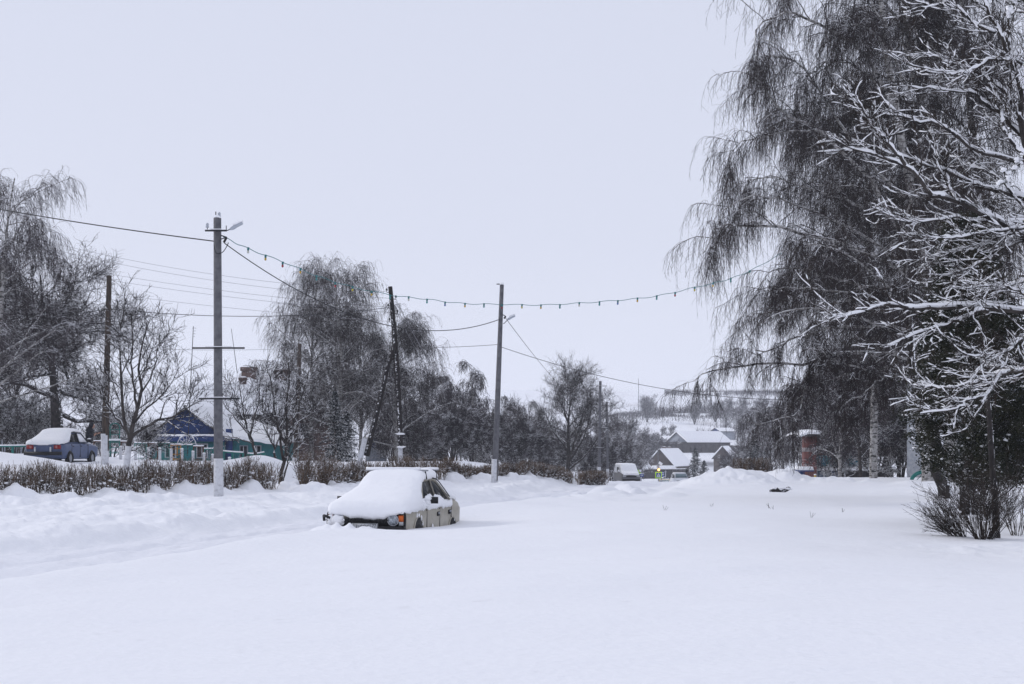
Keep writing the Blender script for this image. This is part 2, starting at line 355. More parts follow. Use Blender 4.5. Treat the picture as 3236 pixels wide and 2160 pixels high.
# ------------------------------------------------------------------ tree growing (vectorised)
def grow(P0, D0, L, k, trop, wig, rng, tropramp=0.0):
    N = len(P0); P = np.zeros((N, k, 3)); P[:, 0] = P0; D = norm(np.array(D0, float)); st = (np.broadcast_to(L, (N,))/(k-1))[:, None]
    for i in range(1, k):
        t = np.broadcast_to(trop, (N,))[:, None]*(1+tropramp*i/(k-1))
        D = norm(D + wig*rng.randn(N, 3) + t*np.array([[0, 0, 1.0]]))
        P[:, i] = P[:, i-1] + D*st
    return P
def taper(r0, r1, k, pw=1.0):
    t = np.linspace(0, 1, k)**pw
    return np.asarray(r0)[:, None]*(1-t)+np.asarray(r1)[:, None]*t
def kids(P, R, m, rng, tlo=.2, thi=1.0, alo=25, ahi=60, zb=0.0, flat=1.0, away=None):
    """m child starts per branch: returns start, direction, parent radius, t, parent index"""
    N, k = P.shape[:2]; par = np.repeat(np.arange(N), m)
    t = tlo+(thi-tlo)*((np.tile(np.arange(m), N)+rng.rand(N*m))/m)
    f = t*(k-1); i = np.minimum(f.astype(int), k-2); w = (f-i)[:, None]
    S = P[par, i]*(1-w)+P[par, i+1]*w; T = norm(P[par, i+1]-P[par, i]); r = R[par, i]*(1-w[:, 0])+R[par, i+1]*w[:, 0]
    v = rng.randn(N*m, 3); v[:, 2] *= flat; v = norm(v - (v*T).sum(1, keepdims=True)*T)
    a = np.radians(alo+(ahi-alo)*rng.rand(N*m))[:, None]
    D = norm(np.cos(a)*T+np.sin(a)*v+np.array([[0, 0, zb]]))
    return S, D, r, t, par
def chain(*lv): pass
def catmull(pts, n):
    pts = np.asarray(pts, float); k = len(pts)
    if k < 3:
        t = np.linspace(0, 1, n)[:, None]; return pts[0]*(1-t)+pts[-1]*t
    p = np.vstack([2*pts[0]-pts[1], pts, 2*pts[-1]-pts[-2]]); out = []
    for q in np.linspace(0, k-1-1e-9, n):
        i = int(q); t = q-i; a, b, c, d = p[i], p[i+1], p[i+2], p[i+3]
        out.append(.5*((2*b)+(-a+c)*t+(2*a-5*b+4*c-d)*t*t+(-a+3*b-3*c+d)*t**3))
    return np.array(out)
def add(mb, P, R, s):
    V, Q = tubes_np(P, R, s); mb.add(V, Q)
def weeping(seed, H_=14, r0=.2, nl=24, lean=(0, 0), spread=.36, hang=(.6, 1.8), sec=9, hg=8, tmin=.22, rt=.007, up=(28, 62), k=9, droop=-.05, top=.55):
    """local-space weeping birch; returns (wood MB, twig MB)"""
    g = np.random.RandomState(seed); wood, tw = MB(), MB()
    P = grow([(0, 0, -.4)], [(lean[0], lean[1], 1)], H_+.4, 12, .03, .035, g); R = taper([r0], [r0*.12], 12); add(wood, P, R, 8)
    S, D, r, t, _ = kids(P, R, nl, g, tmin, .98, *up); L = H_*spread*(1.12-t*.75)*(.75+.5*g.rand(nl))
    Lp = grow(S, D, L, k, droop*.4, .07, g, 4.0); Lr = taper(np.minimum(r*.55, .075), np.full(nl, .012), k); add(wood, Lp, Lr, 5)
    S, D, r, t, _ = kids(Lp, Lr, sec, g, .15, 1, 25, 65, .12); n = len(S)
    Sp = grow(S, D, H_*.085*(.5+g.rand(n))*(1.15-.4*t), 6, -.08, .12, g, 2.5); Sr = taper(np.minimum(r*.6, .02), np.full(n, rt*1.1), 6); add(tw, Sp, Sr, 3)
    S, D, r, t, _ = kids(Sp, Sr, hg, g, .1, 1, 30, 80, -.1); n = len(S)
    Hp = grow(S, D, hang[0]+(hang[1]-hang[0])*g.rand(n)**1.4, 6, -.45, .13, g, .6); Hr = taper(np.full(n, rt), np.full(n, rt*.5), 6); add(tw, Hp, Hr, 3)
    S, D, r, t, _ = kids(Hp, Hr, 3, g, .2, .95, 20, 60, -.3); n = len(S)
    add(tw, grow(S, D, .12+.25*g.rand(n), 3, -.25, .2, g), np.full((n, 3), rt*.6), 3)
    # fine upward tips at the top
    return wood, tw
def broad(seed, H_=10, r0=.3, nl=9, trunk=.28, spread=.55, up=(20, 60), n2=7, n3=7, n4=6, rt=.008, trop=.04, wig=.12, multi=None, l4=.45, l3=1.0, tr0=.35, flat=1.0):
    """local-space broad bare tree"""
    g = np.random.RandomState(seed); wood, tw = MB(), MB()
    if multi:   # several stems from the base
        n = multi; a = np.arange(n)*6.283/n+g.rand(n); inc = .12+.28*g.rand(n)
        P = grow(np.stack([.08*np.cos(a), .08*np.sin(a), np.full(n, -.3)], 1), np.stack([inc*np.cos(a), inc*np.sin(a), np.ones(n)], 1), H_*(.65+.3*g.rand(n)), 9, .03, .06, g)
        R = taper(np.full(n, r0), np.full(n, r0*.2), 9); add(wood, P, R, 6)
        S, D, r, t, _ = kids(P, R, nl, g, tr0, .98, *up)
    else:
        P = grow([(0, 0, -.4)], [(0.03, 0, 1)], H_*.92, 10, .03, .05, g); R = taper([r0], [r0*.1], 10); add(wood, P, R, 8)
        S, D, r, t, _ = kids(P, R, nl, g, trunk, .97, *up)
    n = len(S); L = H_*spread*(1.15-.8*t)*(.75+.5*g.rand(n))
    Lp = grow(S, D, L, 8, trop, wig*.8, g); Lr = taper(np.minimum(r*.6, r0*.5), np.full(n, .016), 8); add(wood, Lp, Lr, 5)
    S, D, r, t, _ = kids(Lp, Lr, n2, g, .15, 1, 25, 65, .05, flat); n = len(S)
    Sp = grow(S, D, H_*.16*(.5+g.rand(n))*(1.25-.6*t)*l3, 6, trop, wig, g); Sr = taper(np.minimum(r*.6, .03), np.full(n, rt*1.2), 6); add(wood, Sp, Sr, 4)
    S, D, r, t, _ = kids(Sp, Sr, n3, g, .15, 1, 25, 70, .05); n = len(S)
    Tp = grow(S, D, H_*.07*(.5+g.rand(n))*l3, 5, trop, wig*1.3, g); Tr = taper(np.minimum(r*.7, .014), np.full(n, rt*.8), 5); add(tw, Tp, Tr, 3)
    if n4:
        S, D, r, t, _ = kids(Tp, Tr, n4, g, .2, 1, 25, 70, .05); n = len(S)
        add(tw, grow(S, D, l4*(.4+.8*g.rand(n)), 4, trop, wig*1.4, g), taper(np.full(n, rt*.75), np.full(n, rt*.45), 4), 3)
    return wood, tw
def plant(name, label, cat, loc, parts, mats, group=None, rz=0):
    t = thing(name, label, cat, loc, rz, group)
    for nm, mb, mt in zip(('trunk', 'crown'), parts, mats): mb.build(nm, M[mt], t, world=False)
    return t
def gat(u, d, sink=0.0): x = (u-U0)/F*d; return (x, d, H(x, d)-sink)
# ---- right-hand great weeping birches with limbs led by the photograph
RB = 58.0
def pl_to_world(pts, d0, d1=None):
    d = np.linspace(d0, d1 if d1 else d0, len(pts)); return np.array([PX(u, v, dd) for (u, v), dd in zip(pts, d)])
def big_birch(label, trunk_uv, d, r0, limbs, seed, auto=14, slen=(.6, 1.7), autoL=(3, 7), bias=(-1, 0), sec=13, hg=14, barkmat='birch', H_extra=0, hang=(.6, 2.2), rt=.0085, tlo=.25, up=(35, 75), darkbase=False):
    g = np.random.RandomState(seed)
    tp = pl_to_world(trunk_uv, d); tp[0, 2] = H(tp[0, 0], tp[0, 1])-.3
    base = (tp[0, 0], tp[0, 1], tp[0, 2]+.3)
    t = thing('birch_tree', label, 'tree', base, 0, 'weeping birches at the right')
    tr, wood, tw = MB(), MB(), MB()
    P = catmull(tp, 18)[None]; P = P + np.concatenate([np.zeros((1, 1, 3)), .05*g.randn(1, 17, 3)], 1)
    R = taper([r0], [r0*.22], 18); add(tr, P, R, 10)
    Ls = []
    for li in limbs:
        pts, dd0, dd1, rr = li
        w = catmull(pl_to_world(pts, dd0, dd1), 14); w[1:] += .05*g.randn(13, 3); Ls.append((w, rr))
    LP = np.array([w for w, _ in Ls]) if Ls else np.zeros((0, 14, 3)); LR = np.array([np.linspace(r_, .014, 14) for _, r_ in Ls]) if Ls else np.zeros((0, 14))
    if auto:
        S, D, r, tt, _ = kids(P, R, auto, g, tlo, .98, *up); n = len(S)
        D = norm(D+np.array([[bias[0]*.5, bias[1]*.5, .15]])); L = autoL[0]+(autoL[1]-autoL[0])*g.rand(n)*(1.2-.6*tt)
        A = grow(S, D, L, 14, -.02, .06, g, 4.5); AR = taper(np.minimum(r*.5, .07), np.full(n, .012), 14)
        LP = np.concatenate([LP, A]); LR = np.concatenate([LR, AR])
    add(wood, LP, LR, 6)
    S, D, r, tt, par = kids(LP, LR, sec, g, .06, 1.0, 25, 70, .10); n = len(S)
    Sp = grow(S, D, (slen[0]+slen[1]*g.rand(n)), 7, -.05, .11, g, 3.0); Sr = taper(np.minimum(r*.6, .028), np.full(n, rt*1.1), 7); add(tw, Sp, Sr, 4)
    S, D, r, tt, _ = kids(Sp, Sr, hg, g, .08, 1, 25, 80, -.05); n = len(S)
    Hp = grow(S, D, hang[0]+(hang[1]-hang[0])*g.rand(n)**1.6, 7, -.42, .12, g, 1.3); Hr = taper(np.full(n, rt), np.full(n, rt*.5), 7); add(tw, Hp, Hr, 3)
    S, D, r, tt, _ = kids(Hp, Hr, 4, g, .15, .95, 20, 60, -.2); n = len(S)
    add(tw, grow(S, D, .15+.35*g.rand(n), 3, -.2, .2, g), np.full((n, 3), rt*.55), 3)
    tr.build('trunk', M[barkmat], t, smooth=True); wood.build('limbs', M['birch' if not darkbase else 'bark_plain'], t); tw.build('crown', M['twig'], t)
    return t
# limb polylines (photo pixel, depth start, depth end, radius)
L1 = ([(2818, 321), (2711, 148), (2583, 66), (2487, 41), (2405, 82), (2385, 190)], 58, 55, .09)
L2 = ([(2880, 800), (2777, 612), (2711, 525), (2583, 418), (2476, 357), (2405, 255), (2380, 190)], 58, 55, .11)
L3 = ([(2660, 440), (2568, 408), (2456, 423), (2323, 461), (2310, 540)], 56, 54, .04)
L4 = ([(2918, 880), (2742, 797), (2612, 755), (2500, 725), (2360, 712), (2265, 726), (2215, 800)], 58, 54, .11)
L5 = ([(2900, 960), (2658, 885), (2557, 855), (2450, 852), (2400, 899)], 58, 55, .06)
L6 = ([(2880, 1047), (2658, 1030), (2543, 1060), (2427, 1102), (2360, 1110)], 41, 39.5, 0.045)
L7 = ([(2926, 1116), (2751, 1107), (2612, 1116), (2566, 1144), (2427, 1157), (2340, 1148), (2240, 1172), (2195, 1200)], 41, 39.5, 0.056)
L8 = ([(2900, 1188), (2742, 1176), (2640, 1130), (2589, 1102)], 41, 39.5, 0.038)
L9 = ([(2800, 1180), (2783, 1199), (2705, 1250), (2645, 1305)], 41, 39.5, 0.026)
L10 = ([(2600, 1140), (2543, 1236), (2506, 1315), (2358, 1324)], 41, 39.5, 0.022)
L11 = ([(2860, 620), (2720, 480), (2600, 300), (2520, 200), (2430, 180), (2380, 260)], 58, 60, .07)
L12 = ([(2850, 250), (2780, 60), (2700, -60), (2560, -120), (2480, -40)], 58, 57, .07)
L13 = ([(2900, 1000), (2760, 930), (2650, 960), (2520, 960), (2400, 1000), (2310, 1060)], 58, 60, .06)
L14 = ([(2840, 700), (2700, 640), (2560, 600), (2430, 560), (2340, 600)], 58, 61, .06)
L15 = ([(2880, 860), (2700, 720), (2500, 640), (2390, 620), (2300, 650), (2250, 730)], 58, 59, .06)
L16 = ([(2830, 330), (2740, 230), (2640, 190), (2560, 230), (2500, 330)], 58, 60, .05)
L17 = ([(2620, 1300), (2560, 1290), (2500, 1330), (2440, 1370)], 41, 39.5, 0.022)
L18 = ([(2875, 960), (2750, 900), (2620, 920), (2500, 905), (2430, 930)], 41, 42, .04)
L19 = ([(2890, 1150), (2780, 1120), (2680, 1180), (2580, 1210), (2480, 1215)], 41, 43, .035)
B1 = big_birch('tall white-barked weeping birch whose long limbs reach furthest left over the snow', [(2935, 1545), (2920, 1250), (2918, 900), (2905, 740), (2823, 286), (2793, 82), (2770, -160)], 58, .30, [L1, L2, L3, L4, L5, L11, L12, L14, L15, L16], 11, auto=5, sec=21, hg=22, rt=.0072)
B2 = big_birch('dark-trunked weeping birch with low limbs sweeping left above the kiosk', [(2992, 1585), (2965, 1450), (2935, 1350), (2905, 1250), (2888, 1150), (2875, 1000), (2860, 850), (2830, 640)], 41, .21, [L6, L7, L8, L9, L10, L13, L18, L19], 12, auto=6, barkmat='bark_blown', sec=19, hg=16, hang=(.2, .95), rt=.0055, tlo=.6, slen=(.35, .9))
B3 = big_birch('white birch trunk right of the dark one, half hidden by snowy boughs', [(3010, 1540), (3000, 1200), (2987, 800), (2915, 350), (2864, 100), (2850, -200)], 61, .27, [], 13, auto=26, autoL=(3, 6), bias=(-.3, 0), sec=17, hg=17)
B4 = big_birch('white birch furthest right behind the snow-laden boughs', [(3120, 1540), (3110, 1100), (3100, 700), (3060, 300), (3040, -100), (3030, -250)], 63, .28, [], 14, auto=26, autoL=(3, 6), bias=(.1, 0), sec=17, hg=17)
B5 = big_birch('slimmer birch standing behind the other right-hand birches', [(2760, 1520), (2765, 1200), (2750, 900), (2740, 600), (2710, 320)], 70, .2, [], 15, auto=24, autoL=(2.5, 6), bias=(-.5, 0), sec=18, hg=18)
# ---- generic trees
w_, t_ = weeping(21, 15.5, .22, 50, (.04, 0), .42, (.5, 2.3), 12, 9, .14, .0085, up=(30, 72))
BG = 'weeping birches beside the brick house'
TB1 = plant('birch_tree', 'large weeping birch with snowy white trunk left of the leaning pole', 'tree', gat(1075, 98), (w_, t_), ('birch', 'twig'), BG)
TB1.scale = (.94, .94, .81)
dup(TB1, gat(985, 103), 2.2, (.85, .85, .86), label='slimmer weeping birch at the left edge of the birch clump', group=BG)
w_, t_ = weeping(22, 12.5, .2, 46, (-.05, 0), .50, (.5, 2.1), 12, 9, .10, .0085, up=(30, 75))
TB2 = plant('birch_tree', 'lower spreading weeping birch right of the leaning wooden pole', 'tree', gat(1255, 100), (w_, t_), ('birch', 'twig'), BG)
TB2.scale = (.82, .82, .82)
dup(TB1, gat(1140, 110), 4.0, (.72, .72, .74), label='weeping birch directly behind the crossed wooden poles', group=BG)
# far-left birch with its trunk out of frame, limbs arching right
w_, t_ = weeping(23, 15, .24, 34, (.06, 0), .46, (.6, 1.7), 12, 11, .22, .0075, up=(35, 80))
TB3 = plant('birch_tree', 'pale weeping birch arching in from the left edge', 'tree', gat(-60, 58), (w_, t_), ('birch', 'twig_far')); TB3.scale = (.78, .78, .78)  # lighter twig colour imitates haze as well as snow on this birch
# big dark tree behind the blue car
w_, t_ = broad(31, 11.0, .36, 22, .28, .62, (45, 95), 15, 11, 6, .010, .02, .20, l4=.5)
plant('oak_tree', 'big dark spreading tree with thick trunk behind the blue car', 'tree', gat(182, 74), (w_, t_), ('bark', 'twig')).scale = (1.12, 1.0, .98)
w_, t_ = broad(32, 8.5, .2, 14, .2, .55, (35, 80), 11, 9, 5, .010, .03, .17)
T33 = plant('bare_tree', 'dark bare tree at the left edge behind the blue car', 'tree', gat(30, 80), (w_, t_), ('bark', 'twig_snow'))
# whitewashed garden tree
w_, t_ = broad(33, 6.0, .085, 7, .2, .45, (35, 70), 6, 5, 3, .0085, .06, .13, multi=3, l4=.35, tr0=.25)
g = np.random.RandomState(5)
def led_tree(name, label, stems, d, seed, r0s, sub=(8, 7, 4), lens=(1.6, .8, .35), twm='twig_snow', rt=.007, group=None, trop=.05, wmat='bark_plain', white=None, base_u=None):
    g = np.random.RandomState(seed); wood, tw = MB(), MB()
    b = pl_to_world([stems[0][0]], d)[0]; base = (b[0], d, H(b[0], d)); t = thing(name, label, 'tree', base, 0, group)
    SP = []; SR = []
    for (st, rr) in zip(stems, r0s):
        dd = d + g.uniform(-1.2, 1.2) if st is not stems[0] else d
        p = pl_to_world(st, d, dd); p = catmull(p, 12)
        if st is stems[0] or st[0] == stems[0][0]: p[0] = (base[0], d, base[2]-.3)
        p[1:] += g.randn(11, 3)*.02; SP.append(p); SR.append(np.linspace(rr, .012, 12))
    SP = np.array(SP); SR = np.array(SR); add(wood, SP, SR, 7)
    S, D, r, tt, _ = kids(SP, SR, sub[0], g, .3, 1, 25, 65, .1); n = len(S)
    A = grow(S, D, lens[0]*(.4+.8*g.rand(n))*(1.2-.6*tt), 7, trop, .10, g); AR = taper(np.minimum(r*.6, .03), np.full(n, rt*1.2), 7); add(wood, A, AR, 5)
    S, D, r, tt, _ = kids(A, AR, sub[1], g, .2, 1, 25, 65, .08); n = len(S)
    B = grow(S, D, lens[1]*(.4+.8*g.rand(n)), 5, trop, .13, g); BR = taper(np.minimum(r*.7, .014), np.full(n, rt*.8), 5); add(tw, B, BR, 4)
    S, D, r, tt, _ = kids(B, BR, sub[2], g, .3, 1, 25, 60, .08); n = len(S)
    add(tw, grow(S, D, lens[2]*(.4+.8*g.rand(n)), 4, trop, .15, g), taper(np.full(n, rt*.8), np.full(n, rt*.5), 4), 3)
    wood.build('trunk', M[wmat], t); tw.build('crown', M[twm], t)
    if white:
        wb = MB(); p = SP[0][:white]; wb.tube(p, SR[0][:white]*1.06, 9); wb.build('whitewashed_base', M['white_paint'], t, smooth=True)
    return t
led_tree('garden_tree', 'forked bare tree with whitewashed lower trunk behind the hedge', [[(398, 1500), (404, 1430), (412, 1385), (420, 1350), (432, 1300), (445, 1230), (440, 1150), (450, 1080), (470, 1010)], [(412, 1390), (400, 1350), (388, 1290), (382, 1200), (380, 1120), (384, 1040), (395, 975)], [(418, 1375), (450, 1352), (510, 1325), (560, 1310), (600, 1285), (640, 1262)], [(424, 1335), (460, 1290), (500, 1260), (540, 1215), (565, 1160)], [(432, 1300), (425, 1240), (415, 1160), (420, 1080), (415, 1000)], [(402, 1360), (360, 1310), (330, 1270), (310, 1220)], [(405, 1425), (425, 1422), (445, 1412), (470, 1410)], [(440, 1250), (480, 1180), (500, 1110), (505, 1050)]],
         50, 41, (.12, .075, .075, .05, .05, .05, .025, .04), white=3, sub=(11, 7, 4), lens=(1.5, .75, .32), rt=.0085)
led_tree('garden_tree', 'multi-stemmed bare tree left of the prop pole with slanting stems', [[(882, 1520), (893, 1470), (903, 1420), (908, 1350), (905, 1280), (915, 1200), (910, 1130)], [(896, 1455), (885, 1380), (870, 1300), (860, 1230), (845, 1170)], [(903, 1420), (925, 1350), (940, 1290), (960, 1230), (975, 1180)], [(908, 1360), (945, 1330), (980, 1310), (1005, 1300)], [(900, 1400), (880, 1350), (855, 1320), (825, 1300)], [(893, 1525), (906, 1475), (914, 1420), (925, 1370)]],
         50, 42, (.075, .05, .05, .035, .03, .04), sub=(8, 5, 4), lens=(1.15, .6, .28), rt=.0085)
led_tree('garden_tree', 'leaning bare tree in front of the teal house wall', [[(812, 1446), (800, 1405), (788, 1370), (775, 1325), (765, 1275), (755, 1215)], [(795, 1395), (770, 1352), (740, 1315), (715, 1290)], [(790, 1380), (800, 1330), (815, 1280), (820, 1220), (830, 1180)], [(797, 1400), (755, 1385), (715, 1378), (690, 1372)], [(776, 1330), (750, 1290), (735, 1240), (725, 1200)]],
         62, 43, (.08, .045, .045, .03, .03), sub=(8, 5, 4), lens=(1.2, .65, .3), rt=.009)
led_tree('garden_tree', 'forked bare tree right of the teal house', [[(871, 1462), (868, 1425), (862, 1400), (845, 1370), (830, 1335), (815, 1290)], [(868, 1415), (880, 1390), (895, 1350), (905, 1300), (925, 1250)], [(850, 1380), (860, 1340), (865, 1280), (870, 1220)]],
         66, 44, (.075, .05, .04), sub=(8, 5, 4), lens=(1.3, .65, .3), rt=.009)
# shrubs behind the blue car
w_, t_ = broad(51, 3.4, .035, 5, .2, .4, (20, 55), 6, 5, 3, .009, .05, .14, multi=7, l4=.3, tr0=.15)
SH = plant('bare_shrub', 'bare shrub at the left edge behind the snow mound', 'shrub', gat(15, 70), (w_, t_), ('bark_plain', 'twig_snow'), 'shrubs behind the blue car')
dup(SH, gat(60, 74), 1.0, 1.0, label='bare shrub between the left edge and the thick tree trunk')
dup(SH, gat(120, 78), 2.0, 1.15, label='bare shrub just left of the thick tree trunk')
dup(SH, gat(222, 80), 3.0, .7, label='bare shrub behind the blue car near the person')
dup(SH, gat(328, 86), 4.0, .9, label='bare shrub behind the yellowed wooden pole')
SH2 = dup(SH, gat(470, 80), 5.0, .75, label='low snowy shrub in front of the blue gable', group='shrubs around the garden fence')
dup(SH, gat(350, 95), 1.5, 1.2, label='bare shrub behind the playground frames', group='shrubs around the garden fence')
# centre broad tree
w_, t_ = broad(61, 10.8, .24, 24, .10, .58, (28, 72), 11, 10, 5, .011, .07, .11, l4=.5)
TC = plant('broad_tree', 'big round-crowned bare tree left of the twin concrete poles', 'tree', gat(1795, 122), (w_, t_), ('bark_plain', 'twig')); TC.scale = (.92, .92, .80)
# background trees
w_, t_ = broad(71, 9, .13, 14, .15, .34, (20, 50), 7, 6, 4, .017, .05, .13, l4=.55)
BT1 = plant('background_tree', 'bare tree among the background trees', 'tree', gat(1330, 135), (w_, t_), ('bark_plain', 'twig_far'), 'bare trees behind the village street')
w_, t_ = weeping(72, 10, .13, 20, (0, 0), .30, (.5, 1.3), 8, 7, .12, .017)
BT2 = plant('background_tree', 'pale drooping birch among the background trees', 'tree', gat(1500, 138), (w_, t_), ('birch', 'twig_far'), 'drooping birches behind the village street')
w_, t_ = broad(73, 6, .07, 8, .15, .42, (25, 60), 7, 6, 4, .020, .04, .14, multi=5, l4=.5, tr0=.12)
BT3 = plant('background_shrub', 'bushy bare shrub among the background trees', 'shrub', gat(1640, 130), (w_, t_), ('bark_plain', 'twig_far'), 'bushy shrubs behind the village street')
rg = random.Random(4)
LB = {id(BT1): 'bare tree among the background trees', id(BT2): 'pale drooping birch among the background trees', id(BT3): 'bushy bare shrub among the background trees'}
GB = {id(BT1): 'bare trees behind the village street', id(BT2): 'drooping birches behind the village street', id(BT3): 'bushy shrubs behind the village street'}
BGL = []
def bgt(src, u, d, s=1.0): o = dup(src, gat(u, d), rg.uniform(0, 6.28), (s*rg.uniform(.92, 1.08), s*rg.uniform(.92, 1.08), s), label=LB[id(src)], group=GB[id(src)]); BGL.append((id(src), u, d, o))
for (s_, u, d, s) in [(BT2, 1290, 118, .85), (BT1, 1370, 128, .72), (BT2, 1395, 125, .74), (BT1, 1440, 140, .85), (BT2, 1455, 132, .8), (BT3, 1350, 112, .7), (BT3, 1430, 115, .8), (BT1, 1540, 150, .85), (BT2, 1590, 150, .8), (BT3, 1560, 125, .85),
                      (BT1, 1640, 165, 1.05), (BT3, 1600, 140, 1.0), (BT2, 1690, 170, .95), (BT3, 1700, 135, .9), (BT1, 1740, 160, .8), (BT3, 1860, 140, .85), (BT3, 1790, 150, 1.0), (BT3, 1900, 150, .9), (BT1, 1920, 190, 1.0), (BT3, 1940, 170, .9), (BT3, 1490, 118, .8), (BT3, 1310, 105, .7), (BT3, 1235, 108, .7),
                      (BT1, 1930, 230, 1.15), (BT1, 1960, 250, 1.3), (BT1, 1990, 262, 1.35), (BT3, 1975, 235, 1.3), (BT1, 2020, 290, 1.2), (BT1, 2045, 420, 1.1), (BT1, 2070, 430, 1.2), (BT3, 2005, 300, 1.3), (BT3, 2035, 430, 1.8), (BT3, 2070, 440, 1.8), (BT3, 2110, 440, 1.5), (BT1, 2115, 500, 1.1), (BT1, 2085, 505, 1.0)]:
    bgt(s_, u, d, s)
# dark wood behind the right-hand birches
for (s_, u, d, s) in [(BT2, 2470, 150, .95), (BT1, 2440, 180, 1.15), (BT3, 2345, 260, 1.0), (BT3, 2300, 250, .9), (BT3, 2370, 240, 1.2), (BT1, 2410, 300, 1.6), (BT1, 2350, 380, 1.7), (BT1, 2290, 560, 1.8), (BT1, 2330, 540, 2.0), (BT1, 2380, 520, 2.1), (BT1, 2430, 500, 2.0),
                      (BT2, 2655, 84, .85), (BT1, 2720, 82, .9), (BT3, 2650, 88, .6), (BT1, 2650, 120, 1.1), (BT2, 2700, 118, 1.25), (BT1, 2740, 125, 1.3), (BT2, 2800, 112, 1.3), (BT1, 2840, 118, 1.4), (BT2, 2900, 110, 1.3), (BT1, 2950, 115, 1.3), (BT2, 3000, 108, 1.3), (BT1, 3060, 112, 1.3), (BT2, 3130, 110, 1.3), (BT1, 3200, 115, 1.3), (BT2, 3260, 105, 1.3),
                      (BT2, 2620, 135, 1.2), (BT1, 2580, 140, 1.2), (BT2, 2530, 145, 1.05), (BT3, 2770, 92, .9), (BT3, 2850, 90, .9), (BT3, 2930, 88, .9), (BT3, 3010, 90, .9), (BT1, 2560, 210, 1.5), (BT1, 2480, 230, 1.4)]:
    bgt(s_, u, d, s)
BGL += [(id(BT1), 1330, 135, BT1), (id(BT2), 1500, 138, BT2), (id(BT3), 1640, 130, BT3)]
MARKS = [(1200, 'right behind the propped pole'), (1330, 'between the propped pole and the first thin far pole'), (1425, 'beside the first thin far pole'), (1490, 'between the two thin far poles'), (1560, 'behind the leaning middle pole'), (1640, 'just right of the leaning middle pole'), (1720, 'left of the big round tree'), (1800, 'behind the big round tree'), (1880, 'behind the twin concrete poles'), (1950, 'left of the snow-covered van'), (2010, 'above the snow-covered van'), (2060, 'above the crossing sign'), (2115, 'above the large village house'), (2200, 'right of the village roofs'), (2300, 'above the nearest snow pile'), (2370, 'by the leaning pale pipe'), (2440, 'above the second snow pile'), (2530, 'left of the brick kiosk'), (2600, 'behind the brick kiosk'), (2700, 'right of the brick kiosk'), (2790, 'between kiosk and dark leaning trunk'), (2870, 'left of the dark leaning trunk'), (2960, 'behind the dark leaning trunk'), (3040, 'behind the evergreen'), (3130, 'behind the right side of the evergreen'), (3220, 'at the right edge')]
KN = {id(BT1): 'bare tree', id(BT2): 'pale drooping birch', id(BT3): 'bushy bare shrub'}; ORD = ['nearest', 'second nearest', 'third nearest', 'fourth nearest', 'fifth nearest', 'sixth nearest']
from collections import defaultdict
_grp = defaultdict(list)
for k_, u_, d_, o_ in BGL: _grp[(k_, min(MARKS, key=lambda q: abs(q[0]-u_))[1])].append((d_, u_, o_))
for (k_, mk_), li_ in _grp.items():
    li_.sort(key=lambda q: q[:2])
    for n_, (d_, u_, o_) in enumerate(li_): o_['label'] = ('background ' if len(li_) == 1 else ORD[n_]+' background ')+KN[k_]+' '+mk_
# lone bush on the hill
w_, t_ = broad(81, 12, .14, 7, .12, .42, (20, 50), 6, 5, 3, .035, .05, .12, multi=8, l4=1.0, tr0=.12)
LBUSH = plant('willow_bush', 'lone round willow bush on the snowy hillside', 'bush', gat(2045, 640), (w_, t_), ('bark_plain', 'twig_far')); LBUSH.scale = (1.0, 1.0, .98)
dup(LBUSH, gat(2195, 625), 1.2, (.9, .9, .9), label='middle willow bush of three on the hillside', group='willow bushes on the hillside')
dup(LBUSH, gat(2260, 640), 2.2, (.9, .9, .8), label='rightmost willow bush on the hillside, behind hanging birch twigs', group='willow bushes on the hillside')
LBUSH['group'] = 'willow bushes on the hillside'
# hillside scrub: nobody could count it
def scrub():
    g = np.random.RandomState(91); mb = MB()
    segs = [(1900, 2620, 700, 46, 17000, 1.5), (2100, 2900, 890, 40, 9000, 1.8), (1900, 2080, 610, 24, 500, 1.2), (2200, 2900, 590, 30, 2200, 2.2), (2300, 2900, 760, 50, 2400, 2.2)]
    for (u0, u1, d, w, n, h) in segs:
        u = g.uniform(u0, u1, n); y = d+g.randn(n)*w*.5; x = (u-U0)/F*y; z = height(x, y)
        keep = fbm(x, y, 30, 3) > -.22; x, y, z = x[keep], y[keep], z[keep]; n = len(x)
        hh = h*(.3+1.1*g.rand(n)**1.5)
        add(mb, grow(np.stack([x, y, z-.1], 1), np.stack([g.randn(n)*.3, g.randn(n)*.3, np.ones(n)], 1), hh, 3, 0, .1, g), taper(np.full(n, .09), np.full(n, .03), 3), 3)
    return mb
tag(scrub().build('hillside_scrub', M['twig_far']), 'band of dry scrub across the snowy hillside', 'scrub', None, 'stuff')
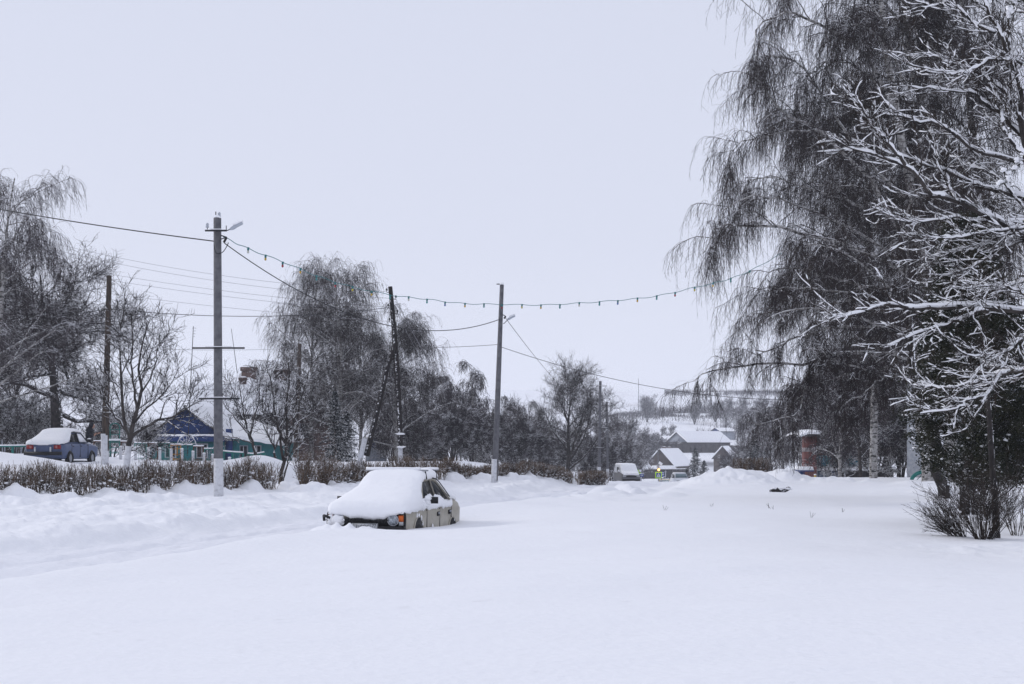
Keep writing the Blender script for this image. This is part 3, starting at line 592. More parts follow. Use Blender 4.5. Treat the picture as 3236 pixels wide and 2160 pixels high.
# ---- spruces
def spruce(seed, H_, w, rt=.05, whorls=16, nb=9, nn=26, snowc=.5, sl=.35):
    g = np.random.RandomState(seed); tr, ft = MB(), MB()
    P = grow([(0, 0, -.3)], [(0, 0, 1)], H_, 8, 0, .01, g); R = taper([.05*H_**.5], [.01], 8); add(tr, P, R, 6)
    zs = np.linspace(.12, .99, whorls); S = []; D = []; L = []
    for q in zs:
        for j in range(nb):
            a = g.rand()*6.28; S.append((0, 0, H_*q-.3+g.randn()*.04*H_/whorls*4)); D.append((math.cos(a), math.sin(a), .15-.25*(1-q))); L.append(w*(1-q)**.8*(.7+.5*g.rand())+.1)
    S = np.array(S); D = np.array(D); L = np.array(L)
    B = grow(S, D, L, 6, -.05, .05, g); BR = taper(np.full(len(S), .02), np.full(len(S), .01), 6); add(tr, B, BR, 3)
    S, D, r, t, par = kids(B, BR, nn, g, .1, 1, 30, 80, -.15, .5); n = len(S)
    ln = sl*(.4+.7*g.rand(n))*H_/6*(1.2-.6*t); E = S+D*ln[:, None]; side = norm(np.cross(D, np.array([[0, 0, 1.]])))*(ln*.28)[:, None]
    mid = S*.5+E*.5
    V = np.stack([S, mid-side, E, mid+side], 1).reshape(-1, 3); V[1::4, 2] -= ln*.12; V[3::4, 2] -= ln*.12
    ft.add(V, np.arange(len(V)).reshape(-1, 4))
    return tr, ft
def needle_mat(name, c1, c2, cov):
    m = snowy(name, c1, c2, cov, .45, .7, .8, 6.0, cs=4.0); return m
M['needles'] = needle_mat('spruce_needles', (.016, .026, .026), (.008, .014, .016), .42)
w_, t_ = spruce(101, 6.5, 2.3)
SPR = plant('spruce_tree', 'dark snowy spruce among the birches left of the prop pole', 'spruce', gat(1058, 84), (w_, t_), ('bark_plain', 'needles'), 'dark spruces')
SPR.scale = (.62, .62, .66)
dup(SPR, gat(1095, 88), 2.0, (.6, .6, .5), label='lower dark spruce right beside the birch trunk')
dup(SPR, gat(1495, 140), 1.0, (.6, .6, .9), label='narrow dark spruce left of the second concrete pole')
dup(SPR, gat(2198, 240), 3.0, (1.0, 1.0, .95), label='dark spruce beside the gabled village house')
dup(SPR, gat(2225, 240), 4.0, (.8, .8, .62), label='lower dark spruce right of the village spruce')
dup(SPR, gat(2168, 240), 5.0, (.7, .7, .40), label='lowest dark spruce nearest the white car')
dup(SPR, gat(2386, 190), 5.5, (1.0, 1.0, 1.05), label='pointed dark spruce behind the snow piles')
dup(SPR, gat(2422, 195), 6.5, (.9, .9, .85), label='shorter spruce right of the pointed one')
# ------------------------------------------------------------------ snow-laden boughs entering from the right
def snow_on(mb, P, R, g, th=1.0, rmin=.006, sides=6, hmax=.78, lum=.5, gapt=.36):
    """settled snow lying along the top of near-horizontal branches"""
    N, k = P.shape[:2]
    T = norm(P[:, -1]-P[:, 0]); ok = np.abs(T[:, 2]) < hmax; P = P[ok]; R = R[ok]; N = len(P)
    if not N: return
    # refine along the branch for lumps
    kk = k*2-1; t = np.linspace(0, k-1, kk); i = np.minimum(t.astype(int), k-2); w = t-i
    P2 = P[:, i]*(1-w)[None, :, None]+P[:, i+1]*w[None, :, None]; R2 = R[:, i]*(1-w)+R[:, i+1]*w
    nz = g.rand(N, kk); nz = (nz+np.roll(nz, 1, 1))/2; gap = g.rand(N, kk); gap = (gap+np.roll(gap, 1, 1)+np.roll(gap, -1, 1))/3
    SR = th*(R2*.75+rmin+.006)*(1-lum+lum*2*nz); SR[:, 0] *= .3; SR[:, -1] *= .5; SR = SR*np.where(gap < gapt, .15, 1.0)
    C = P2.copy(); C[..., 2] += R2*.7+SR*.5
    V, Q = tubes_np(C, SR, sides); mb.add(V, Q)
def laden_tree():
    g = np.random.RandomState(201); D0 = 21.5
    limbs = [([(3330, 1000), (3236, 982), (3005, 968), (2890, 973), (2811, 963), (2682, 996), (2635, 1010)], .055),
             ([(3180, 975), (3098, 982), (3005, 1019), (2890, 1056), (2806, 1093)], .032),
             ([(3340, 1160), (3236, 1171), (3144, 1185), (3051, 1218), (2950, 1222), (2876, 1218)], .04),
             ([(3190, 1170), (3158, 1185), (3121, 1245), (3060, 1262), (3024, 1287), (2908, 1306)], .026),
             ([(3330, 830), (3236, 745), (3119, 678), (3017, 632), (2935, 607), (2879, 535), (2762, 484), (2680, 474), (2583, 479)], .06),
             ([(3330, 680), (3236, 627), (3093, 586), (2966, 530), (2854, 495), (2726, 454)], .05),
             ([(3320, 560), (3236, 510), (3119, 484), (3037, 444), (2986, 403), (2915, 382), (2808, 362), (2740, 350)], .04),
             ([(3300, 490), (3231, 423), (3144, 347), (3083, 301), (3007, 286), (2874, 270)], .045),
             ([(3230, 380), (3155, 270), (3017, 199), (2905, 168)], .03),
             ([(3290, 560), (3226, 408), (3221, 255), (3170, 128), (3104, 0), (3060, -90)], .06),
             ([(3225, 240), (3180, 120), (3083, 77), (3017, 20), (2940, 18), (2879, 31)], .03),
             ([(3330, 1030), (3236, 1065), (3190, 1102), (3121, 1130), (3056, 1120)], .022),
             ([(3320, 850), (3236, 885), (3120, 920), (3060, 880)], .02),
             ([(3260, 720), (3167, 728), (3051, 746), (2960, 752), (2890, 765)], .024),
             ([(3330, 740), (3236, 760), (3121, 815), (3056, 852), (2954, 871)], .03),
             ([(3260, 725), (3167, 746), (3075, 783), (2936, 811)], .022),
             ([(3017, 632), (2990, 560), (2960, 470), (2940, 410)], .022), ([(2860, 520), (2800, 440), (2760, 400), (2706, 301)], .026),
             ([(3320, 640), (3236, 700), (3110, 700), (3010, 690), (2900, 700), (2790, 690)], .03), ([(3320, 300), (3236, 200), (3130, 190), (3040, 230), (2960, 225)], .028),
             ([(3320, 940), (3236, 930), (3170, 900), (3090, 905)], .02), ([(3330, 1260), (3236, 1180), (3180, 1160), (3090, 1160)], .02), ([(3240, 660), (3150, 560), (3060, 520), (3000, 490)], .024),
             ([(3320, 180), (3260, 60), (3200, 20), (3130, -30)], .03), ([(3240, 500), (3180, 420), (3160, 330), (3110, 220)], .03)]
    base = PX(3420, 1400, D0); base = np.array([base[0], D0, H(base[0], D0)])
    t = thing('maple_tree', 'bare tree with thick white snow along its boughs entering from the right edge', 'tree', base)
    wood, tw, sn = MB(), MB(), MB()
    trp = np.array([base+[0, 0, -.3], base+[-.02, 0, 1.3], base+[-.1, .1, 2.6], base+[-.25, .1, 4.2], base+[-.35, 0, 6.0], base+[-.5, 0, 7.6]])
    P = catmull(trp, 16)[None]; R = taper([.17], [.04], 16); add(wood, P, R, 10)
    LP = []; LR = []
    for (pl, r) in limbs:
        dj = D0+g.uniform(-1.3, 1.6); n = len(pl); w = pl_to_world(pl, D0+.2*g.randn(), dj); w = catmull(w, 22)
        w[1:-1] += g.randn(20, 3)*np.array([.012, .02, .012]); LP.append(w); LR.append(np.linspace(r, .008, 22))
        if pl[0][0] > 3280:   # join to the trunk
            z0 = w[0, 2]; tz = np.interp(z0-.25, P[0, :, 2], np.arange(16)); i = int(min(tz, 14)); q = P[0, i]*(1-(tz-i))+P[0, i+1]*(tz-i)
            wood.tube(np.array([q, (q+w[0])/2+[0, 0, .05], w[0]]), [r*1.3, r*1.15, r], 7, cap=False)
    LP = np.array(LP); LR = np.array(LR); add(wood, LP, LR, 8); snow_on(sn, LP, LR, g, .86, .006, 8, .97, .55, .26)
    S, D, r, tt, _ = kids(LP, LR, 15, g, .12, 1, 16, 46, .03, .45); n = len(S)
    A = grow(S, D, (.2+.95*g.rand(n)**1.6)*(1.15-.4*tt), 8, .03, .16, g); AR = taper(np.minimum(r*.5, .009), np.full(n, .0035), 8)
    add(tw, A, AR, 5); snow_on(sn, A, AR, g, .80, .002, 6, .78, .75, .42)
    S, D, r, tt, _ = kids(A, AR, 9, g, .12, 1, 20, 55, .05, .6); n = len(S)
    B = grow(S, D, .08+.30*g.rand(n), 5, .04, .17, g); BR = taper(np.full(n, .0045), np.full(n, .003), 5)
    add(tw, B, BR, 4); S3, D3, r3, t3, _ = kids(B, BR, 3, g, .2, 1, 20, 60, .05); add(tw, grow(S3, D3, .05+.1*g.rand(len(S3)), 3, .04, .1, g), np.full((len(S3), 3), .0026), 3); m_ = g.rand(n) < .5; snow_on(sn, B[m_], BR[m_], g, .75, .002, 5, .80, .7, .40)
    wood.build('trunk', M['bark_plain'], t, smooth=True); tw.build('crown', M['bush'], t); sn.build('snow', M['snow_cap'], t, smooth=True)
    # a closer out-of-focus pine twig at the frame edge is left to the neighbouring conifer
laden_tree()
def pine_twig(label, pts, d, seed):
    g = np.random.RandomState(seed); w = catmull(pl_to_world(pts, d), 9); root = np.array([w[0][0], d, H(w[0][0], d)]); t = thing('pine_branch', label, 'branch', w[0], 0, 'close pine branch tips at the right edge')
    b, nd, sn = MB(), MB(), MB(); b.tube(w, np.linspace(.006, .0025, 9), 6); S, D, r, tt, _ = kids(w[None], np.full((1, 9), .004), 6, g, .2, 1, 25, 50); Q = grow(S, D, .03+.05*g.rand(6), 5, -.08, .1, g); add(b, Q, taper(np.full(6, .0025), np.full(6, .0015), 5), 5)
    for P_, n_ in ((w[None], 90), (Q, 26)):
        S, D, r, tt, _ = kids(P_, np.full(P_.shape[:2], .002), n_, g, .15, 1, 25, 65); m = len(S); add(nd, grow(S, D, .018+.014*g.rand(m), 3, 0, .05, g), np.full((m, 3), .0007), 3)
    C = np.concatenate([w[1:], Q[:, 2:].reshape(-1, 3)]); C = C[g.rand(len(C)) < .8]; C = np.repeat(C, 3, 0)+g.randn(len(C)*3, 3)*.004; C[:, 2] += .006; blobs(sn, C, (.005+.009*g.rand(len(C), 1))*np.ones((1, 3)), g, 2, .8)
    b.build('stem', M['bark_plain'], t); nd.build('needles', M['thuja'], t); sn.build('snow', M['snow_cap'], t, smooth=True)
# ------------------------------------------------------------------ evergreen with dark scale foliage
M['thuja'] = snowy('thuja_leaf', (.034, .034, .018), (.012, .018, .011), .30, .55, .85, .8, 14.0, cs=2.2)
def icos(sub=1):
    bm = bmesh.new(); bmesh.ops.create_icosphere(bm, subdivisions=sub, radius=1.0)
    V = np.array([v.co[:] for v in bm.verts]); Fc = np.array([[v.index for v in f.verts] for f in bm.faces]); bm.free(); return V, Fc
IV, IF = icos(1); IV2, IF2 = icos(2)
def blobs(mb, C, S, g, sub=1, squash=.6):
    V0_, F0 = (IV, IF) if sub == 1 else (IV2, IF2); n = len(C)
    nz = 1+.28*g.randn(n, len(V0_), 1)*.6
    V = C[:, None, :]+V0_[None]*nz*S[:, None, :]*np.array([1, 1, squash])
    Fq = (F0[None]+np.arange(n)[:, None, None]*len(V0_)).reshape(-1, 3); mb.add(V.reshape(-1, 3), Fq)
def thuja(label, u, d, prof, seed, stems, ncl=2600, nleaf=52, ry=1.3, sn=520):
    g = np.random.RandomState(seed); b = gat(u, d); t = thing('thuja_tree', label, 'evergreen tree', b)
    tr, fo, so_ = MB(), MB(), MB()
    for st in stems:
        w = pl_to_world(st[0], st[1]); w[0, 2] = H(w[0, 0], w[0, 1])-.25; ts = MB(); ts.tube(catmull(w, 10), np.linspace(st[2], st[2]*.5, 10), 9, cap=False); ts.build('trunk', M['bark_blown' if st[2] > .1 else 'bark'], t, smooth=True)
    # profile: (v, u_left, u_right)
    pv = np.array([p[0] for p in prof], float); pl = np.array([p[1] for p in prof], float); pr = np.array([p[2] for p in prof], float)
    vv = g.uniform(pv.min(), pv.max(), ncl); L = np.interp(vv, pv, pl); Rr = np.interp(vv, pv, pr)
    a = g.rand(ncl)*6.283; rad = g.rand(ncl)**.42
    cx = (L+Rr)/2; hw = (Rr-L)/2
    un = 1+.16*fbm(vv*.02+a*1.5, a*2+vv*.004, 1.0, 2)
    uu = cx+hw*np.cos(a)*rad*un; dy = ry*np.sin(a)*rad*un*np.clip(hw/160, .3, 1.2)
    C = np.stack([(uu-U0)/F*d, d+dy, CH+(V0-vv)/F*d], 1)
    keep = (fbm(C[:, 0]*1.0, C[:, 2]+C[:, 1]*.7, .55, 2) > -.28); C = C[keep]; rad = rad[keep]; a = a[keep]; n = len(C)
    axis = np.stack([(cx[keep]-U0)/F*d, np.full(n, d), C[:, 2]-.5], 1); out = norm(C-axis)
    cs = .09+.12*g.rand(n)
    # leaf sprays
    K = nleaf+34; o = C[:, None]+g.randn(n, K, 3)*cs[:, None, None]*np.array([.6, .6, .5]); ld = norm(out[:, None]*.8+g.randn(n, K, 3)*.55+np.array([0, 0, .1]))
    ln = .022+.038*g.rand(n, K, 1); sd_ = norm(np.cross(ld, norm(g.randn(n, K, 3))))*ln*.33
    V = np.stack([o, o+ld*ln*.5+sd_, o+ld*ln, o+ld*ln*.5-sd_], 2).reshape(-1, 3); fo.add(V, np.arange(len(V)).reshape(-1, 4))
    # inner limbs
    m_ = g.choice(n, 300); ax = axis[m_].copy(); ax[:, 2] -= .3; P = np.stack([ax, (ax+C[m_])/2+[0, 0, -.05], C[m_]], 1); add(tr, P, taper(np.full(300, .018), np.full(300, .006), 3), 4)
    # snow pads on outer, upward sprays
    idx = np.where(rad > .6)[0]; wgt = .25+np.clip(-np.cos(a[idx]), 0, 1)*2+(C[idx, 2] > 3.6)*1.0; idx = g.choice(idx, min(int(sn*.75), len(idx)), replace=False, p=wgt/wgt.sum())
    rep = np.repeat(idx, 7); Cc = C[rep]+g.randn(len(rep), 3)*np.array([.075, .075, .045]); Cc[:, 2] += cs[rep]*.45; s = .010+.030*g.rand(len(rep), 1)**2.2*np.ones((1, 3)); s[:, :2] *= (1+.9*g.rand(len(rep), 2))
    blobs(so_, Cc, s, g, 1, .65)
    tr.build('inner_limbs', M['bark'], t); fo.build('crown', M['thuja'], t); so_.build('snow', M['snow_cap'], t, smooth=True)
    return t
thuja('dark evergreen full of snow pads behind the laden boughs, trunks bare below', 3090, 29,
      [(700, 2990, 3100), (800, 2975, 3120), (900, 2950, 3150), (1000, 2930, 3200), (1100, 2900, 3250), (1200, 2880, 3290), (1300, 2858, 3310), (1380, 2885, 3320), (1440, 2920, 3300), (1490, 2960, 3270), (1520, 3010, 3230)], 301,
      [([(3052, 1610), (3056, 1560), (3060, 1480), (3050, 1350), (3060, 1150)], 34, .13), ([(3085, 1610), (3075, 1540), (3060, 1450)], 33.5, .09), ([(3150, 1690), (3146, 1600), (3136, 1480), (3125, 1300), (3110, 1100)], 25.6, .075), ([(3045, 1600), (3040, 1540), (3045, 1440)], 34, .08)])
pine_twig('snow-clotted pine branch tip drooping at the middle of the right edge', [(3330, 470), (3270, 490), (3225, 515), (3190, 550), (3175, 575)], 7.5, 1)
pine_twig('snow-clotted pine branch tip at the top right corner', [(3330, -30), (3290, -12), (3245, -5), (3210, 8), (3190, 22)], 7.5, 2)
# ------------------------------------------------------------------ bare bushes
def bush(name, label, u, d, n, hgt, spread, seed, r=.006, k2=6, group=None, matn='bush', lean=(0, 0), low=0.25, wide=(.1, 1.0)):
    g = np.random.RandomState(seed); b = gat(u, d); t = thing(name, label, 'shrub', b, 0, group); mb, sb = MB(), MB()
    a = g.rand(n)*6.283; inc = spread*(wide[0]+wide[1]*g.rand(n)); rr = .12*np.sqrt(g.rand(n))
    P0 = np.stack([rr*np.cos(a), rr*np.sin(a), np.full(n, -.08)], 1); D = np.stack([inc*np.cos(a)+lean[0], inc*np.sin(a)+lean[1], np.ones(n)], 1)
    P = grow(P0, D, hgt*(.5+.6*g.rand(n)), 8, .02, .07, g); R = taper(np.full(n, r), np.full(n, r*.45), 8); add(mb, P, R, 5)
    S, D, rr_, tt, _ = kids(P, R, k2, g, low, 1, 18, 50, .05); m = len(S)
    Q = grow(S, D, hgt*.35*(.3+.9*g.rand(m)), 5, .03, .1, g); QR = taper(np.full(m, r*.55), np.full(m, r*.35), 5); add(mb, Q, QR, 4)
    S, D, rr_, tt, _ = kids(Q, QR, 2, g, .3, 1, 20, 50, .05); m = len(S)
    add(mb, grow(S, D, hgt*.12*(.3+g.rand(m)), 3, .03, .1, g), np.full((m, 3), r*.33), 3)
    mb.build('stems', M[matn], t, world=False)
    i = g.choice(n, max(6, n//6)); C = P[i, g.randint(2, 6, len(i))]; C = C+g.randn(len(i), 3)*.03; blobs(sb, C, (.010+.018*g.rand(len(i), 1))*np.ones((1, 3)), g, 1, .7); sb.build('snow', M['snow_cap'], t, smooth=True, world=False)
    return t
bush('bare_shrub', 'big spiky bare shrub in front of the evergreen trunks', 3110, 25.2, 90, 1.5, .75, 401, .0055, 5, low=.25, wide=(.05, 1.3))
bush('bare_shrub', 'low part-buried bare shrub leaning left beside the big spiky one', 3040, 25.8, 55, 1.0, .7, 402, .006, 6, lean=(-.9, 0), low=.2)
bush('bare_shrub', 'sparse bare shrub at the lower right edge', 3215, 26.5, 22, 1.3, .5, 403, .006, 5)
bush('bare_shrub', 'sparse clump of tall stems in the gap between the hedges', 962, 46.5, 60, 1.15, .28, 404, .010, 4, matn='hedge')
bush('bare_shrub', 'dark knotty bush at the start of the hedge behind the car', 1015, 47.5, 50, 1.1, .5, 405, .012, 5, matn='hedge')
# ------------------------------------------------------------------ clipped hedges
def hedge(label, pts, n, h, w, seed, r=.008, group='bare clipped hedges along the road'):
    g = np.random.RandomState(seed); pts = np.array([(gat(u, d)[0], d) for u, d in pts]); sl = np.r_[0, np.cumsum(np.linalg.norm(np.diff(pts, axis=0), axis=1))]
    s = g.rand(n)*sl[-1]; x = np.interp(s, sl, pts[:, 0]); y = np.interp(s, sl, pts[:, 1]); off = (g.rand(n)-.5)*w
    x = x+off*.4; y = y+off; z = height(x, y)
    b = (pts[0, 0], pts[0, 1], H(*pts[0])); t = thing('hedge', label, 'hedge', b, 0, group); mb = MB()
    P0 = np.stack([x, y, z-.05], 1); D = np.stack([.34*g.randn(n), .3*g.randn(n), np.ones(n)], 1)
    hh = h*(.7+.35*g.rand(n))*(1+.12*fbm(x, y, 1.2, 2))
    P = grow(P0, D, hh, 6, .05, .11, g); R = taper(np.full(n, r), np.full(n, r*.55), 6); add(mb, P, R, 4)
    S, D, rr, tt, _ = kids(P, R, 5, g, .25, 1, 18, 50, .25); m = len(S)
    top = h*1.05+height(S[:, 0], S[:, 1]); L = np.minimum(h*.42*(.3+.8*g.rand(m)), np.maximum(.05, top-S[:, 2]))
    Q = grow(S, D, L, 4, .08, .12, g); add(mb, Q, taper(np.full(m, r*.62), np.full(m, r*.4), 4), 4)
    mb.build('stems', M['hedge'], t)
    # snow caught among the stems
    sb = MB(); q = int(n*.9); i = g.randint(0, n, q); C = P[i, g.randint(1, 4, q)]+g.randn(q, 3)*.05; C[:, 2] = np.minimum(C[:, 2], height(C[:, 0], C[:, 1])+h*.75); blobs(sb, C, (.012+.035*g.rand(q, 1)**2)*(1+.6*g.rand(q, 3)), g, 1, .45); sb.build('snow', M['snow_cap'], t, smooth=True)
hedge('long brown twig hedge at the left in front of the blue car and pole', [(-140, 36), (0, 37.2), (430, 40.5), (860, 45)], 1150, .84, 1.1, 501)
hedge('brown twig hedge behind the snowed-in beige car', [(1030, 48), (1160, 50.5), (1400, 54.5)], 600, .80, .9, 502, .009)
hedge('brown twig hedge either side of the second concrete pole', [(1405, 55), (1600, 60), (1800, 66.5)], 1500, .62, .9, 503, .011)
hedge('short round end of hedge at the twin concrete poles', [(1835, 68), (1905, 71)], 420, .70, 1.0, 504, .012)
hedge('brown hedge strip between the two snow piles', [(2330, 78), (2420, 78)], 300, 1.1, 1.0, 505, .014)
# ------------------------------------------------------------------ stump in the snow and dry stalks
def stump():
    g = np.random.RandomState(61); b = gat(2468, 45.5); t = thing('fallen_log', 'dark broken log poking out of the smooth snow', 'log', b)
    mb, sb = MB(), MB()
    for (dx, dz, L, r, a) in [(-.18, .03, .34, .075, .05), (-.05, .07, .30, .06, -.1), (.17, .08, .24, .055, .5)]:
        c = np.array([dx, 0, dz]); dd = np.array([math.cos(a), .2, math.sin(a)])*L/2; P = catmull([c-dd, c, c+dd], 9); P += g.randn(9, 3)*.012; mb.tube(P, r*(.8+.4*g.rand(9)), 8)
    C = np.stack([g.uniform(-.3, .3, 18), g.randn(18)*.03, .10+.03*g.rand(18)], 1); blobs(sb, C, .05+.05*g.rand(18, 3), g, 2, .5)
    mb.build('wood', M['wood_dark'], t, world=False); sb.build('snow', M['snow_cap'], t, smooth=True, world=False)
stump()
def stalks():
    g = np.random.RandomState(62); mb = MB()
    for (u, v) in [(2430, 1598), (2445, 1602), (2255, 1605), (2660, 1610), (2915, 1600), (2925, 1608), (2925, 1625), (678, 1722), (2560, 1625), (2100, 1620)]:
        d = CH*F/(v-V0); x = (u-U0)/F*d
        for j in range(3): P = grow([(x+g.randn()*.03, d, H(x, d)-.03)], [(g.randn()*.4, 0, 1)], [.10+.08*g.rand()], 4, -.05, .1, g); add(mb, P, np.full((1, 4), .0035), 3)
    tag(mb.build('dry_grass', M['bush']), 'sparse dry grass stalks sticking through the field snow', 'grass', None, 'stuff')
stalks()
# ------------------------------------------------------------------ utility poles
M['paint_blue'] = mat('paint_blue', (.018, .055, .20), .75, noise=(5, (.012, .035, .13), .4, .6, (6, 6, .5)))
M['paint_teal'] = mat('paint_teal', (.03, .20, .22), .75, noise=(5, (.02, .13, .15), .4, .6, (6, 6, .5)))
M['paint_green'] = mat('paint_green', (.02, .17, .15), .6); M['paint_brown'] = mat('paint_brown', (.10, .045, .03), .7)
M['paint_orange'] = mat('paint_orange', (.42, .20, .03), .7); M['grey_paint'] = mat('grey_paint', (.30, .32, .36), .7, noise=(4, (.22, .24, .28), .4, .6))
M['glass_dark'] = mat('glass_dark', (.012, .014, .018), .22, spec=.35)
M['porcelain'] = mat('porcelain', (.42, .45, .50), .35)
M['board_brown'] = mat('weathered_boards', (.105, .08, .066), .9, noise=(2, (.055, .045, .042), .4, .62, (5, 5, .4)))
M['board_dark'] = mat('dark_boards', (.060, .052, .052), .9, noise=(2, (.03, .028, .03), .4, .62, (5, 5, .4)))
M['yellow'] = mat('yellow_paint', (.50, .34, .03), .6); M['red'] = mat('red_paint', (.30, .03, .035), .6)
def brick(name, c1, c2, mortar, s=1.0):
    m = bpy.data.materials.new(name); m.use_nodes = True; nt = m.node_tree; b = nt.nodes['Principled BSDF']; N = nt.nodes.new; Lk = nt.links.new; b.inputs['Roughness'].default_value = .9
    t = N('ShaderNodeTexCoord'); sp = N('ShaderNodeSeparateXYZ'); Lk(t.outputs['Object'], sp.inputs[0]); ad = N('ShaderNodeMath'); ad.operation = 'ADD'; Lk(sp.outputs['X'], ad.inputs[0]); Lk(sp.outputs['Y'], ad.inputs[1])
    cb = N('ShaderNodeCombineXYZ'); Lk(ad.outputs[0], cb.inputs[0]); Lk(sp.outputs['Z'], cb.inputs[1])
    br = N('ShaderNodeTexBrick'); Lk(cb.outputs[0], br.inputs[0]); br.inputs['Color1'].default_value = (*c1, 1); br.inputs['Color2'].default_value = (*c2, 1); br.inputs['Mortar'].default_value = (*mortar, 1)
    br.inputs['Scale'].default_value = s; br.inputs['Brick Width'].default_value = .26; br.inputs['Row Height'].default_value = .08; br.inputs['Mortar Size'].default_value = .010
    Lk(br.outputs[0], b.inputs['Base Color']); return m
M['brick'] = brick('brown_brick', (.13, .062, .045), (.08, .042, .034), (.15, .135, .13))
M['brick_red'] = brick('red_brick', (.20, .035, .028), (.13, .028, .024), (.16, .12, .11))
M['brick_white'] = brick('white_brick', (.42, .38, .37), (.33, .30, .30), (.2, .17, .17))
def cyl_between(mb, a, b, r, s=6): mb.tube(np.array([a, b]), [r, r], s)
def rod(name, a, b, r, m, par, s=6):
    mb = MB(); cyl_between(mb, a, b, r, s); return mb.build(name, m, par)
def conc_pole(label, u, v, d, ub, vb, wt, wb, white, cross=(), group='concrete street poles', top=None, z0=None):
    """leaning tapered concrete pole; (u,v) top, (ub,vb) base in the photograph, widths in m"""
    top_ = PX(u, v, d); base = PX(ub, vb, d); gz = H(base[0], base[1]); base[2] = min(base[2], gz+.02)
    t = thing('utility_pole', label, 'utility pole', base, 0, group)
    mb = MB(); b0 = base-[0, 0, .6]; ax = norm((top_-base)[None])[0]
    mb.tube(np.array([b0, (b0+top_)/2, top_]), [wb/2, (wb+wt)/4, wt/2], 10); o = mb.build('pole_shaft', M['conc'], t, smooth=False)
    if white:
        w = MB(); e = PX(*white, d); f = (e[2]-base[2])/(top_[2]-base[2]); q = base+(top_-base)*f; rr = (wb+(wt-wb)*f)/2
        w.tube(np.array([b0, q]), [wb/2+.006, rr+.006], 10); w.build('whitewashed_base', M['white_paint'], t)
    for (ul, ur, vv, kind) in cross:
        a = PX(ul, vv, d-.2); b = PX(ur, vv+2, d-.2); c = MB(); c.box((a+b)/2, (abs(b[0]-a[0]), .05, .045)); c.build('crossarm', M['steel'] if kind else M['steel'], t)
        s = MB(); s.box((a+b)/2+[0, 0, .042], (abs(b[0]-a[0])*.5, .04, .02)); s.build('snow', M['snow_cap'], t)
    sc = MB(); g = np.random.RandomState(int(u)); f = (np.arange(3)+.5)/3
    c0 = top_+[0, 0, .02]; blobs(sc, c0[None], np.array([[wt*.5, wt*.5, .06]]), g, 2, 1); sc.build('snow_cap', M['snow_cap'], t, smooth=True)
    return t, base, top_
def insulator(par, p, h=.14):
    m = MB(); m.tube(np.array([p, p+[0, 0, .06]]), .012, 5); m.build('insulator_pin', M['steel'], par)
    q = MB(); q.lathe([(.0, 0), (.045, .0), (.05, .03), (.03, .05), (.042, .07), (.04, .10), (.02, .13), (0, .135)], p+np.array([0, 0, .05]), 10); q.build('insulator', M['porcelain'], par, smooth=True)
def street_light(par, p, q, dirv, sc=1.0):
    """arm from p to q, lamp head pointing along dirv"""
    m = MB(); m.tube(catmull(np.array(p_list(p, q)), 7), .025*sc, 7); m.build('lamp_arm', M['steel'], par)
    dv = norm(np.array(dirv)[None])[0]; e = q+dv*.62*sc
    h = MB(); P = np.array([q-dv*.05, q, q+dv*.1*sc, q+dv*.2*sc, q+dv*.25*sc, e-dv*.05*sc, e]); h.tube(P, np.array([.04, .08, .10, .085, .075, .07, .045])*sc, 10); o = h.build('lamp_head', M['porcelain'], par, smooth=True)
    s = MB(); s.tube(np.array([q+dv*.05+[0, 0, .08], q+dv*.35*sc+[0, 0, .08], e+[0, 0, .06]]), [.05*sc, .06*sc, .03*sc], 8); s.build('snow', M['snow_cap'], par, smooth=True)
def p_list(p, q):
    m = np.array([(p[0]*.7+q[0]*.3), p[1], p[2]+(q[2]-p[2])*.15]); return [p, m, q]
P1, p1b, p1t = conc_pole('tall concrete pole nearest the road with whitewashed foot and a lamp at the top', 687, 688, 40, 691, 1562, .215, .265, (690, 1448), [(648, 716, 727, 1), (607, 773, 1098, 0), (628, 757, 1258, 0)])
insulator(P1, PX(655, 724, 39.8)); insulator(P1, PX(693, 690, 40)); rod('insulator_pin', PX(682, 690, 40), PX(682, 668, 40), .015, M['steel'], P1); rod('insulator_pin', PX(715, 728, 39.8), PX(715, 712, 39.8), .012, M['steel'], P1)
street_light(P1, PX(714, 728, 39.8), PX(731, 722, 39.8), (1, 0, .5), .58)
rod('bracket', PX(698, 743, 40), PX(716, 749, 39.7), .018, M['steel'], P1); rod('bracket', PX(698, 755, 40), PX(716, 749, 39.7), .016, M['steel'], P1); rod('clamp', PX(716, 749, 39.7), PX(707, 766, 39.7), .035, M['black'], P1)
_m = MB(); _m.tube(catmull([PX(676, 772, 39.8), PX(681, 796, 39.75), PX(692, 801, 39.7), PX(705, 795, 39.7), PX(716, 779, 39.7), PX(722, 766, 39.7)], 12), .012, 5); _m.build('cable_loop', M['cable'], P1)
P2, p2b, p2t = conc_pole('leaning concrete pole in the middle with whitewashed foot and small lamp', 1586, 899, 56, 1561, 1524, .165, .27, (1565, 1450))
street_light(P2, PX(1590, 1022, 55.8), PX(1606, 1008, 55.8), (1, 0, .5), .5)
rod('bracket', PX(1590, 994, 56), PX(1598, 999, 55.7), .02, M['steel'], P2); rod('clamp', PX(1598, 999, 55.7), PX(1593, 1006, 55.7), .035, M['black'], P2); rod('top_bracket', PX(1581, 897, 56), PX(1569, 897, 56), .02, M['steel'], P2)
P3, p3b, p3t = conc_pole('pale far concrete pole with two crossbars, left of the village', 1897, 1204, 117, 1893, 1500, .22, .30, (1894, 1475), [(1884, 1918, 1218, 1), (1891, 1930, 1351, 0), (1872, 1920, 1414, 0)])
P4, _, _ = conc_pole('darker far concrete pole just right of the pale one', 1917, 1270, 134, 1921, 1502, .22, .28, (1921, 1481), [(1910, 1943, 1281, 1), (1900, 1950, 1378, 0)])
